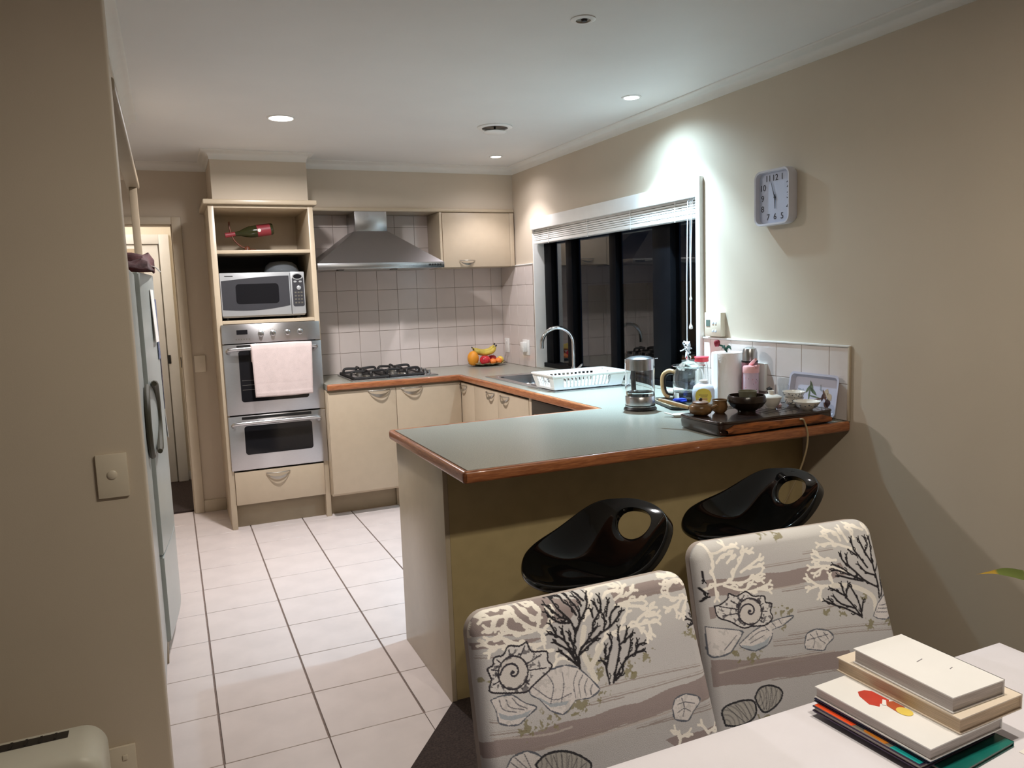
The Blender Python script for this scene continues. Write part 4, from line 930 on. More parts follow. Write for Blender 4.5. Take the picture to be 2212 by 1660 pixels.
c = (2.262, 2.452, ZB); tag(obj('pink_tea_pet', lathe([(0, 0), (.012, 0), (.015, .008), (.008, .016), (0, .018)], 14, None, c), mat('rose_quartz', S(226, 190, 184), .3, trans=.3, var=.1), None), 'small pinkish stone tea pet behind the white lidded bowl', 'figurine')
tg = thing('glass_beaker', 'small empty glass beaker by the tiles behind the tea board', 'glass', (2.395, 2.575, .9))
obj('glass_body', lathe([(0, 0), (.024, 0), (.026, .004), (.029, .12), (.0275, .12), (.0245, .006), (0, .004)], 30, None, (2.395, 2.575, .901)), MT['glass'], tg)
tag(obj('pepper_mill', lathe([(0, 0), (.012, 0), (.010, .03), (.012, .06), (.009, .085), (.013, .1), (0, .108)], 18, None, (2.385, 2.640, .9)), DK, None), 'slim dark pepper mill left of the glass beaker', 'mill')
rest = thing('ceramic_spoon_rest', 'small white ceramic spoon rest at the left of the tea board', 'spoon rest', (2.035, 2.86, .9))
bm = lathe([(0, .001), (.018, .001), (.030, .012), (.028, .0135), (.016, .005), (0, .005)], 24, None, (1.972, 2.735, .9), 1.15, .8); obj('dish', bm, PO, rest)
rest.location = (1.972, 2.735, .9)
for ch in rest.children: ch.location = -rest.location
obj('grip', tube([(1.950, 2.752, .910), (1.925, 2.775, .918)], [.007, .005], 10, flat=.5), PO, rest)
wire = bez([(2.180, 2.246, .935), (2.185, 2.236, .936), (2.196, 2.238, .922), (2.206, 2.236, .895), (2.210, 2.236, .86), (2.205, 2.242, .80), (2.19, 2.27, .70), (2.16, 2.33, .55), (2.13, 2.40, .40), (2.10, 2.46, .20), (2.10, 2.49, .02)], 6)
obj('power_cord', tube(wire, .0035, 8), mat('beige_cord', S(170, 150, 116), .5, var=.03), tb, label='beige power cord')

# ---------------------------------------------------------------- sockets, switches, thermostat, clock
def plate(name, lab, cat, lo, hi, m=None):
    t = thing(name, lab, cat, ((lo[0] + hi[0]) / 2, (lo[1] + hi[1]) / 2, (lo[2] + hi[2]) / 2)); box('cover_plate', lo, hi, m or MT['offw'], t, .002); return t
t = plate('light_switch', 'single light switch plate on the near nib wall', 'switch', (-.200, 2.190, .970), (-.128, 2.1995, 1.083))
obj('rocker', lathe([(0, 0), (.0115, 0), (.0115, .003), (.008, .0055), (0, .006)], 20), MT['offw'], t, local=True).matrix_local = Matrix.Translation(Vector((-.164, 2.190, 1.030)) - t.location) @ Matrix.Rotation(PI / 2, 4, 'X')
t = plate('light_switch', 'single light switch plate by the doorway left of the oven cabinet', 'switch', (.134, 5.730, .985), (.206, 5.7395, 1.100))
obj('rocker', lathe([(0, 0), (.0085, 0), (.0085, .003), (0, .004)], 20), MT['offw'], t, local=True).matrix_local = Matrix.Translation(Vector((.172, 5.730, 1.045)) - t.location) @ Matrix.Rotation(PI / 2, 4, 'X')
t = plate('power_outlet', 'double power outlet low on the near nib wall beside the heater', 'outlet', (-.288, 2.190, .188), (-.172, 2.1995, .300))
for x in (-.262, -.198):
    box('rocker', (x - .006, 2.187, .262), (x + .006, 2.190, .276), MT['offw'], t, .001)
    for dx, ang in ((-.007, .5), (.007, -.5), (0, 0)):
        bm = B(bmesh.new(), (-.0012, -.0005, -.004), (.0012, .0012, .004)); me = bm2(bm); me.transform(Matrix.Translation((x + dx, 2.1898, .232 + (.0 if dx else -.014))) @ Matrix.Rotation(ang, 4, 'Y')); link('pin_slot', me, MT['black'], t)
t = plate('power_outlet', 'white power outlet in the tiled corner above the fruit plate', 'outlet', (2.434, 5.612, .985), (2.4422, 5.690, 1.098), MT['plastic'])
box('rocker', (2.431, 5.645, 1.065), (2.434, 5.657, 1.080), MT['plastic'], t, .001)
t = plate('power_outlet', 'white power outlet with a plugged adapter beside the window reveal', 'outlet', (2.434, 5.235, .985), (2.4422, 5.345, 1.100), MT['plastic'])
box('adapter', (2.400, 5.262, 1.01), (2.434, 5.318, 1.085), MT['plastic'], t, .006)
box('rocker', (2.431, 5.325, 1.07), (2.434, 5.337, 1.085), MT['plastic'], t, .001)
t = plate('power_outlet', 'white power outlet behind the pink drink bottle', 'outlet', (2.425, 2.715, .975), (2.4422, 2.828, 1.100), MT['plastic'])
box('rocker', (2.422, 2.80, 1.05), (2.425, 2.815, 1.065), MT['plastic'], t, .001)
t = thing('thermostat', 'white wall thermostat with small grey display right of the window', 'thermostat', (2.44, 3.065, 1.268))
bx = box('case', (2.420, 3.012, 1.210), (2.4498, 3.135, 1.326), MT['offw'], t, .003)
box('display', (2.4188, 3.092, 1.258), (2.4202, 3.122, 1.290), mat('lcd_grey', S(96, 112, 104), .3, var=0), t, 0)
for y, z in ((3.050, 1.275), (3.070, 1.275), (3.070, 1.236), (3.050, 1.236)): box('button', (2.4182, y - .006, z - .006), (2.4202, y + .006, z + .006), mat('pale_blue_button', S(200, 208, 224), .4, var=0), t, .001)
# clock
ck = thing('wall_clock', 'square white wall clock with rounded corners showing three minutes to six', 'clock', (2.44, 2.652, 1.822))
cy_, cz_ = 2.652, 1.824; WC, HC = .212, .236
CW = mat('clock_plastic', S(206, 204, 212), .3, var=.01); CF = mat('clock_face', S(188, 194, 214), .4, var=.01)
bm = bmesh.new(); P0 = rrect(WC, HC, .035, 8, (cy_, cz_)); P1 = rrect(WC - .018, HC - .018, .028, 8, (cy_, cz_)); Pb = rrect(WC - .01, HC - .01, .033, 8, (cy_, cz_))
ring2(bm, Pb, 2.4495, P0, 2.435); ring2(bm, P0, 2.435, P0, 2.405); ring2(bm, P0, 2.405, [(cy_ + (y - cy_) * .985, cz_ + (z - cz_) * .985) for y, z in P0], 2.400)
ring2(bm, [(cy_ + (y - cy_) * .985, cz_ + (z - cz_) * .985) for y, z in P0], 2.400, P1, 2.402); ring2(bm, P1, 2.402, [(cy_ + (y - cy_) * .98, cz_ + (z - cz_) * .98) for y, z in P1], 2.424)
bmesh.ops.remove_doubles(bm, verts=bm.verts, dist=1e-6)
obj('case', bm, CW, ck)
bm = bmesh.new(); bm.faces.new([bm.verts.new((2.423, y, z)) for y, z in P1]); cf = obj('dial', bm, CF, ck, smooth=False)
INK = mat('clock_ink', S(34, 34, 44), .5, var=0)
for n_, (dy, dz) in {12: (0, .082), 1: (.042, .082), 2: (.076, .045), 3: (.076, 0), 4: (.076, -.045), 5: (.042, -.082), 6: (0, -.082), 7: (-.042, -.082), 8: (-.076, -.045), 9: (-.076, 0), 10: (-.074, .045), 11: (-.042, .082)}.items():
    text('numeral', str(n_), .037, Vector((2.4222, cy_ - dy, cz_ + dz)), R_RIGHT, INK, cf)
def hand(ang, L, wd_, x, nm):  # ang clockwise from 12 seen from the room
    a = math.radians(ang); d = Vector((0, -math.sin(a), math.cos(a))); n_ = Vector((0, math.cos(a), math.sin(a))); o_ = Vector((x, cy_, cz_))
    obj(nm, prism([o_ - d * .012 + n_ * wd_, o_ - d * .012 - n_ * wd_, o_ + d * L - n_ * wd_ * .4, o_ + d * L + n_ * wd_ * .4], (-.0006, 0, 0)), INK, cf, smooth=False)
hand(342, .072, .0024, 2.4195, 'minute_hand'); hand(178.5, .048, .0032, 2.4205, 'hour_hand')
obj('hub', lathe([(0, 0), (.005, 0), (.005, .003), (0, .003)], 16), INK, cf, local=True).matrix_local = Matrix.Translation(Vector((2.4215, cy_, cz_)) - wt(cf)) @ Matrix.Rotation(-PI / 2, 4, 'Y')

# ---------------------------------------------------------------- blind
vb_ = thing('venetian_blind', 'white venetian blind drawn up to a thin stack over the window', 'blind', (2.49, 4.18, 1.9))
box('head_rail', (2.464, 3.222, 1.887), (2.515, 5.130, 1.955), MT['white'], vb_, .002)
bm = B(bmesh.new(), (2.458, 3.222, 0), (2.510, 5.132, .0105), .003, 2); sm = bm2(bm, True); sm.materials.append(MT['white'])
for k in range(5):
    o = link('slat', sm, None, vb_); o.location = Vector((0 if k % 3 else -.003, 0, 1.8195 + .0132 * k)) - vb_.location
box('bottom_rail', (2.456, 3.222, 1.796), (2.512, 5.132, 1.818), MT['white'], vb_, .004)
for y in (3.42, 3.85, 4.35, 4.90):
    box('ladder_tape', (2.4535, y - .003, 1.79), (2.455, y + .003, 1.90), MT['white'], vb_, 0)
cm = mat('blind_cord', S(226, 228, 232), .8, var=.02)
for k, (y0, y1, x, zb) in enumerate(((3.278, 3.272, 2.440, 1.262), (3.262, 3.266, 2.437, 1.262))):
    obj('cord', tube([(2.47, y0, 1.905), (2.446, y0, 1.885), (x, (y0 + y1) / 2, 1.6), (x, y1, zb)], .0022, 6), cm, vb_)
obj('cord', tube([(2.47, 3.298, 1.905), (2.446, 3.298, 1.885), (2.438, 3.300, 1.5), (2.438, 3.302, 1.14)], .0030, 6), cm, vb_)
obj('tassel', lathe([(0, 0), (.008, .001), (.010, .008), (.008, .018), (.004, .026), (.003, .032), (0, .032)], 16, None, (2.438, 3.269, 1.238)), MT['plastic'], vb_)
obj('tassel', lathe([(0, 0), (.006, .001), (.007, .01), (.003, .022), (0, .024)], 12, None, (2.438, 3.268, 1.385)), MT['plastic'], vb_)
bm = bmesh.new(); rg = random.Random(5)
for k in range(5):
    ps = [(2.436 + .014 * math.cos(k * 1.3 + q * 1.9), 3.302 + .022 * math.sin(k * 2.1 + q * 1.7) - .004, 1.155 - .006 * k + .020 * math.sin(q * 1.4 + k)) for q in range(7)]
    tube(bez(ps, 5), .0026, 6, bm)
tube(bez([(2.436, 3.31, 1.145), (2.432, 3.325, 1.13), (2.430, 3.350, 1.122)], 4), .003, 6, bm); tube(bez([(2.436, 3.30, 1.12), (2.434, 3.30, 1.09), (2.436, 3.305, 1.06)], 4), [.009] * 5 + [.004] * 4, 6, bm)
obj('knotted_cord', bm, cm, vb_)

# ---------------------------------------------------------------- ceiling fittings
EM = mat('lamp_glow', (1, 1, 1, 1), .5, var=0, emit=(1, .95, .88, 1), es=14); EMC = mat('lamp_glow_cool', (1, 1, 1, 1), .5, var=0, emit=(.86, .96, 1, 1), es=16)
def dl(loc, r, lab, m, group=None):
    t = thing('downlight', lab, 'downlight', (loc[0], loc[1], ZC))
    obj('trim_ring', lathe([(r, 0), (r + .012, 0), (r + .012, -.003), (r + .003, -.005), (r, -.003)], 36, None, (loc[0], loc[1], ZC), close=True), MT['white'], t)
    bm = bmesh.new(); bmesh.ops.create_circle(bm, cap_ends=True, radius=r, segments=36, matrix=Matrix.Translation((loc[0], loc[1], ZC - .003))); obj('lit_lens', bm, m, t, smooth=False)
dl(LA, .060, 'large lit round ceiling light in front of the oven cabinet', EM)
dl(LB, .035, 'small lit downlight nearest the far corner by the window', EM)
dl(LC, .037, 'small bright cool white downlight closest to the right wall', EMC)
t = thing('downlight', 'unlit recessed downlight with dark centre nearest the camera', 'downlight', (LD[0], LD[1], ZC))
obj('trim_ring', lathe([(.026, -.006), (.034, -.007), (.044, -.003), (.044, 0), (.026, 0)], 36, None, (LD[0], LD[1], ZC), close=True), MT['white'], t)
obj('reflector', lathe([(.026, -.006), (.024, -.001), (0, -.001)], 30, None, (LD[0], LD[1], ZC)), MT['satin'], t)
obj('bulb', lathe([(0, -.010), (.009, -.008), (.012, -.001), (0, -.001)], 20, None, (LD[0] + .004, LD[1], ZC)), MT['black'], t)
LV = (1.772, 4.174)
t = thing('ceiling_vent', 'round white ceiling extractor vent with a dark gap, near the window wall', 'vent', (LV[0], LV[1], ZC))
obj('outer_ring', lathe([(.072, 0), (.100, 0), (.100, -.006), (.092, -.010), (.074, -.010), (.072, -.004)], 40, None, (LV[0], LV[1], ZC), close=True), MT['plastic'], t)
obj('throat', lathe([(.072, -.002), (0, -.002)], 40, None, (LV[0], LV[1], ZC)), MT['black'], t)
obj('valve_disc', lathe([(0, -.034), (.060, -.034), (.066, -.030), (.060, -.026), (0, -.026)], 40, None, (LV[0], LV[1], ZC)), MT['plastic'], t)
obj('spindle', lathe([(0, -.027), (.006, -.027), (.006, -.002), (0, -.002)], 12, None, (LV[0], LV[1], ZC)), MT['black'], t)
t = thing('oyster_light', 'round ceiling light above the dining table, outside the frame', 'ceiling light', (1.0, .76, ZC))
obj('base', lathe([(0, 0), (.34, 0), (.34, -.012), (.30, -.02), (0, -.02)], 40, None, (1.0, .76, ZC)), MT['white'], t)
for x, y in ((.78, .79), (1.25, .72)):
    bm = bmesh.new(); bmesh.ops.create_circle(bm, cap_ends=True, radius=.035, segments=24, matrix=Matrix.Translation((x, y, 2.334))); obj('lit_lens', bm, EM, t, smooth=False)
    obj('lamp_cup', lathe([(.04, 2.332 - ZC), (.042, -.02), (0, -.02)], 24, None, (x, y, ZC)), MT['white'], t)
PR={'A':{'white':[[321,128,268,107,226,83,188,45,171,12,123,-2,41,6,16,-4],[268,107,286,65,286,25,240,-5,206,-6,168,-9,114,-14],[188,41,156,34,108,29,54,28],[170,17,150,38,138,63],[108,29,92,61],[268,107,222,112,179,103,128,78,65,65],[179,101,136,94,86,104,65,104],[206,-1,223,32,253,54,274,68],[278,114,295,148,287,161],[292,167,237,160,173,142,133,118,118,110],[172,147,129,142,76,136,41,118],[93,134,63,152],[321,199,282,195,255,189],[502,274,536,220,571,196,634,183,710,183,726,197],[635,178,654,145,677,123],[710,183,727,160,769,141,804,127],[766,157,817,159],[710,183,761,183,812,188],[772,190,778,229],[726,197,748,217,757,240],[519,34,517,13,556,-1,618,-3],[545,-8,606,-10,655,-1],[578,45,600,28,650,27],[627,86,665,83,703,80,760,86],[645,90,699,101,761,115],[631,61,665,46,682,22],[689,56,723,41],[1015,35,977,22,936,20,886,6],[1032,88,984,51,933,36,878,48],[933,36,895,62],[1017,130,958,118,906,108,870,90],[958,118,927,140,879,147],[983,129,957,157,944,187],[912,148,920,171],[825,694,838,661,817,635],[837,666,878,661],[979,687,964,662,953,648],[980,682,1015,675],[12,29,-4,65],[301,109,339,86,334,49],[476,114,507,68,519,34],[311,262,338,238,367,239]],'trunk':[[485,357,473,308,456,264,450,212,471,144],[467,307,497,273,534,230]],'dark':[[425,293,418,245,413,204,426,165,425,134,413,101,388,71,364,40,353,2],[417,112,371,103,340,81,316,51],[375,83,345,52,321,24],[413,101,375,83],[426,165,449,129,461,95,450,57,431,27,419,-6],[449,129,472,98,496,66,510,17],[473,56,466,29,456,17],[488,38,474,20,465,-2],[445,87,427,52,401,27,393,5,348,-4],[426,288,431,238,460,208,502,171,515,132,537,111,560,79,561,37],[518,112,517,86],[546,92,534,53],[460,208,510,193,550,176,589,163,624,139,653,113],[556,172,567,143,567,111],[589,158,603,113,632,93],[578,119,590,84,597,60],[502,171,530,151],[430,243,476,217,522,196],[418,281,384,243,348,210],[414,270,397,231,378,206,332,171],[411,254,395,210,377,175,347,149,315,134],[347,149,335,116,326,99],[378,170,373,129],[412,213,406,176,399,149],[545,379,542,324,541,298,525,284],[544,314,564,267,582,235,579,198],[543,283,555,234],[563,380,583,334,604,286,617,247,620,196,626,176],[618,242,658,225,686,210],[645,227,665,189],[566,376,608,329,645,301,690,290,725,289],[645,301,663,268,674,239],[684,288,708,262,734,259],[691,285,705,245],[576,373,611,350,615,325],[1023,236,967,208],[1023,236,991,191],[1023,236,975,237],[1029,171,1000,143],[1036,66,1001,38]],'bands':[[-14,24,-7,84,221,117,420,92,490,28,319,1,96,-3],[614,15,1036,33,1027,79,633,85],[-25,475,243,477,656,480,1040,454,1075,555,706,549,344,557,-7,533],[762,657,1051,668,1047,688,805,699],[0,109,187,125,295,148,182,154,2,134]],'thin':[[430,385,672,390,994,411],[481,432,726,439,1042,443],[25,450,167,468],[178,543,403,548,768,554,1041,552],[8,164,71,173],[638,578,1025,597],[668,68,993,75],[421,438,600,446],[27,403,88,423],[700,579,1015,578]],'light':[[28,465,240,501,353,500],[232,552,580,558,966,550]],'pale':[[203,306,275,274,362,268,417,291,461,341,495,390,450,410,386,404,353,431,322,443,275,417,238,368,204,341],[43,326,81,321,129,328,172,367,218,393,175,416,140,436,97,430,63,412,58,368],[821,546,841,514,895,506,956,532,959,554,920,581,887,610,826,590],[70,580,96,549,156,542,206,574,189,613,216,649,76,610]],'blue':[[63,376,102,398,155,404,200,396,175,416,110,417,70,400],[229,356,279,393,357,402,344,414,277,407,243,375]],'rib':[[412,300,388,340,387,399],[432,320,410,350,410,400],[450,339,433,365,433,401],[469,364,457,381,457,401],[275,274,301,329,279,393],[347,290,345,339,324,399],[213,313,292,382,373,376],[101,335,112,367,168,390],[127,337,145,365,180,388],[74,334,85,370,135,392],[849,537,883,535,932,552],[843,568,878,560,907,578],[873,517,879,555,865,589],[106,552,147,601],[144,548,163,605],[88,566,125,605]],'fan':[[183,597,228,573,295,576,358,605,413,659,356,688,216,649]],'fanr':[[226,584,269,664],[260,584,280,667],[293,588,291,670],[325,601,302,673],[356,619,313,676],[386,647,323,679]],'amm':[[217,144,233,185,293,198,293,233,306,261,244,296,213,313,189,327,141,321,52,300,42,278,54,252,44,211,67,202,76,175,114,173,140,144,182,154]],'ammc':[144,246,200,259],'olive':[[500,289,19],[502,346,16],[649,343,16],[394,426,25],[502,417,16],[270,450,22],[168,463,19],[729,319,14],[771,302,8],[662,378,14],[28,251,11],[958,256,11],[999,286,11]]},'B':{'white':[[22,218,80,199,74,141,87,108,72,49,56,4],[79,206,160,197,191,151,231,107,254,67],[222,163,283,136,328,114],[273,149,330,150],[159,204,222,213,273,199,324,185],[273,199,319,214],[87,58,119,55,161,40,210,39],[161,40,156,24],[103,103,140,72,180,71],[158,111,186,86],[125,213,216,248,268,227],[206,261,279,258,356,241],[296,253,351,269],[253,70,286,71],[79,206,78,262],[711,302,626,289,574,245],[626,289,573,296],[642,299,625,341],[711,302,703,249],[809,250,744,218,686,202,600,197],[686,202,620,229],[751,182,691,173,637,135],[691,173,632,164],[874,146,816,123,749,99,671,95],[751,91,705,55],[795,90,776,49,727,28],[838,103,805,38],[876,93,858,45],[937,55,896,35,862,23],[969,83,958,43]],'trunk':[[933,464,933,397,879,351,796,315,711,302]],'dark':[[968,402,973,335,967,273,961,212,967,136,966,98],[967,273,1006,218,1009,157],[958,226,926,161,902,97],[924,168,949,134,939,94],[927,245,886,178,865,145,858,91],[830,140,877,177],[970,350,905,310,853,256,816,213,816,168],[853,256,793,195,783,156],[905,310,824,267,786,232,730,201],[815,266,750,234,716,229],[888,307,803,279,746,256],[979,396,1008,340,1029,283],[994,368,997,308,1016,258,1015,219],[964,288,914,266,877,222],[845,479,804,413,769,363,755,302],[769,363,715,325,691,314],[768,371,784,336,798,308],[837,471,758,421,702,397,646,366],[702,397,673,363],[846,472,841,405,824,357,805,317],[850,451,869,401],[818,431,737,395,701,353],[27,134,29,177],[8,209,28,233],[6,271,32,254]],'bands':[[36,178,473,193,774,200,806,265,376,266,40,256],[10,542,321,584,738,616,766,701,305,679,6,664],[32,303,71,306,63,357,31,359]],'thin':[[345,160,624,160],[570,126,744,128],[487,395,718,400],[419,495,698,507,1023,539],[334,509,753,538,1035,571],[144,587,569,600],[110,601,479,627],[296,681,678,703],[423,287,626,289],[331,529,578,551]],'light':[[40,602,319,598,653,608],[172,269,544,269]],'pale':[[159,492,231,449,300,425,384,411,460,409,396,441,336,452,331,480,300,517,233,533,173,508],[11,390,170,431,174,453,108,518,51,528,7,514],[497,551,518,505,571,492,637,511,661,544,616,572,595,594,538,580,502,570],[916,484,954,430,996,399,1023,403,1032,495,992,511,940,499]],'blue':[[167,497,220,510,287,500,323,478,300,517,233,533,173,508]],'rib':[[299,428,319,456],[341,421,358,445],[380,413,392,437],[209,480,262,454,312,448],[215,495,291,473],[535,508,554,540,540,573],[570,499,580,537,609,564],[610,513,630,546],[961,439,1033,443],[949,452,1029,465],[937,469,1007,480],[78,506,151,449],[513,533,634,525]],'fan':[[198,742,228,706,284,703,336,734,329,774,283,807,233,817,207,778],[33,838,28,769,86,747,180,752,195,803,165,838,100,852]],'fanr':[[225,719,235,804],[260,705,247,806],[291,711,258,809],[316,730,276,798],[53,761,133,845],[93,755,150,835],[140,754,168,825]],'amm':[[61,298,88,298,131,277,143,254,180,271,230,257,266,284,322,293,325,322,356,334,342,368,349,398,308,426,235,421,187,420,130,382,72,352]],'ammc':[237,351,294,360],'olive':[[392,369,16],[438,387,14],[214,551,19],[143,545,16],[737,440,16],[891,517,16],[1008,521,16],[229,837,19],[881,388,13],[401,456,9],[654,419,13],[371,9,16],[452,21,13],[109,511,13]]}}
# ---------------------------------------------------------------- bar stools
GL = MT['gloss']
def sst(t): t = min(1, max(0, t)); return t * t * (3 - 2 * t)
def stool_shell(R=.229):
    bm = bmesh.new(); NP, NS = 72, 16; g = []
    hc = (.70, 0.0); ha, hb = .165, .34            # hole centre and radii in the disc domain
    for i in range(NP):
        ph = 2 * PI * i / NP; dx, dy = math.cos(ph), math.sin(ph)
        hx, hy = hc[0] + ha * dx, hc[1] + hb * dy
        # outer point: angle around the domain centre blended with the hole angle
        th = math.atan2(dy, dx + .0); ox, oy = math.cos(th), math.sin(th)
        # intersection of ray from hole centre with the unit disc
        b_ = hc[0] * dx + hc[1] * dy; c_ = hc[0] ** 2 + hc[1] ** 2 - 1; t = -b_ + math.sqrt(b_ * b_ - c_)
        ox2, oy2 = hc[0] + t * dx, hc[1] + t * dy
        row = []
        for k in range(NS + 1):
            s = (k / NS); px = hx + (ox2 - hx) * s; py = hy + (oy2 - hy) * s
            row.append((px, py))
        g.append(row)
    def surf(u, v):
        r = min(1, math.hypot(u, v)); bk = sst((u + .28) / 1.30)
        side = abs(v)
        z = .050 * r ** 2.2 + .140 * bk ** 1.45 * (1 - .10 * v * v) + .030 * sst((side - .45) / .55) * sst((u + .9) / 1.2)
        z -= .020 * sst((-u - .62) / .38)
        x = R * (u * (1 - .03 * bk) - .13 * bk * max(0, u) + .04 * bk ** 3); y = R * v * (.98 - .05 * sst(-u) + .02 * bk)
        return (x, y, z)
    V = [[bm.verts.new(surf(*p)) for p in row] for row in g]
    for i in range(NP):
        j = (i + 1) % NP
        for k in range(NS): bm.faces.new((V[i][k], V[j][k], V[j][k + 1], V[i][k + 1]))
    me = bm2(bm, True, 80); me.materials.append(GL); return me
shell_me = stool_shell()
def stool(lab, loc, rot, zb):
    t = thing('bar_stool', lab, 'stool', loc, rot)
    s = link('seat_shell', shell_me, None, t, True); s.location = (0, 0, zb)
    md = s.modifiers.new('s', 'SOLIDIFY'); md.thickness = .024; md.offset = -1; md.use_even_offset = True
    m2 = s.modifiers.new('ss', 'SUBSURF'); m2.levels = 1; m2.render_levels = 2
    obj('under_plate', lathe([(0, zb - .045), (.07, zb - .045), (.085, zb - .018), (0, zb - .012)], 24), MT['black'], t, local=True)
    obj('gas_column', lathe([(0, .03), (.030, .03), (.030, .33), (.020, .34), (.020, zb - .04), (0, zb - .04)], 24), MT['chrome'], t, local=True)
    obj('base_disc', lathe([(0, .008), (.195, .008), (.20, .012), (.19, .018), (.05, .035), (.035, .06), (0, .06)], 40), MT['chrome'], t, local=True)
    fr_ = bmesh.new(); pts = [(.12 * math.cos(a), .12 * math.sin(a) , .30) for a in [math.radians(100 + 160 * i / 14) for i in range(15)]]
    tube([(0, .02, .30)] + pts + [(0, -.02, .30)], .009, 8, fr_); obj('foot_rest', fr_, MT['chrome'], t, local=True)
    obj('height_lever', tube([(.0, -.03, zb - .05), (.03, -.12, zb - .06), (.04, -.17, zb - .065)], .005, 8), MT['chrome'], t, local=True)
    return t
stool('glossy black moulded bar stool with a backrest hole, left one behind the near chair', (1.122, 1.985, 0), math.radians(6), .603)
stool('glossy black moulded bar stool with a backrest hole, right one near the wall', (1.728, 2.000, 0), math.radians(-13), .633)

# ---------------------------------------------------------------- dining chairs with printed covers
def lin(r, g, b): return np.array(S(r, g, b)[:3])
def seg_mask(X, Y, pts, w):
    m = np.zeros(X.shape, bool); P = [Vector((pts[i], pts[i + 1], 0)) for i in range(0, len(pts), 2)]
    if len(P) > 2: P = bez(P, 4)
    for a, b in zip(P, P[1:]):
        x0, x1 = min(a.x, b.x) - w, max(a.x, b.x) + w; y0, y1 = min(a.y, b.y) - w, max(a.y, b.y) + w
        s = (X > x0) & (X < x1) & (Y > y0) & (Y < y1)
        if not s.any(): continue
        xs_, ys_ = X[s], Y[s]; dx, dy = b.x - a.x, b.y - a.y; L = dx * dx + dy * dy + 1e-9
        t = np.clip(((xs_ - a.x) * dx + (ys_ - a.y) * dy) / L, 0, 1); d = np.hypot(xs_ - a.x - t * dx, ys_ - a.y - t * dy)
        m[s] |= d < w / 2
    return m
def poly_mask(X, Y, pts):
    P = [(pts[i], pts[i + 1]) for i in range(0, len(pts), 2)]; m = np.zeros(X.shape, bool)
    for (xa, ya), (xb, yb) in zip(P, P[1:] + P[:1]):
        if ya == yb: continue
        c = ((Y > min(ya, yb)) & (Y <= max(ya, yb)) & (X < (xb - xa) * (Y - ya) / (yb - ya) + xa)); m ^= c
    return m
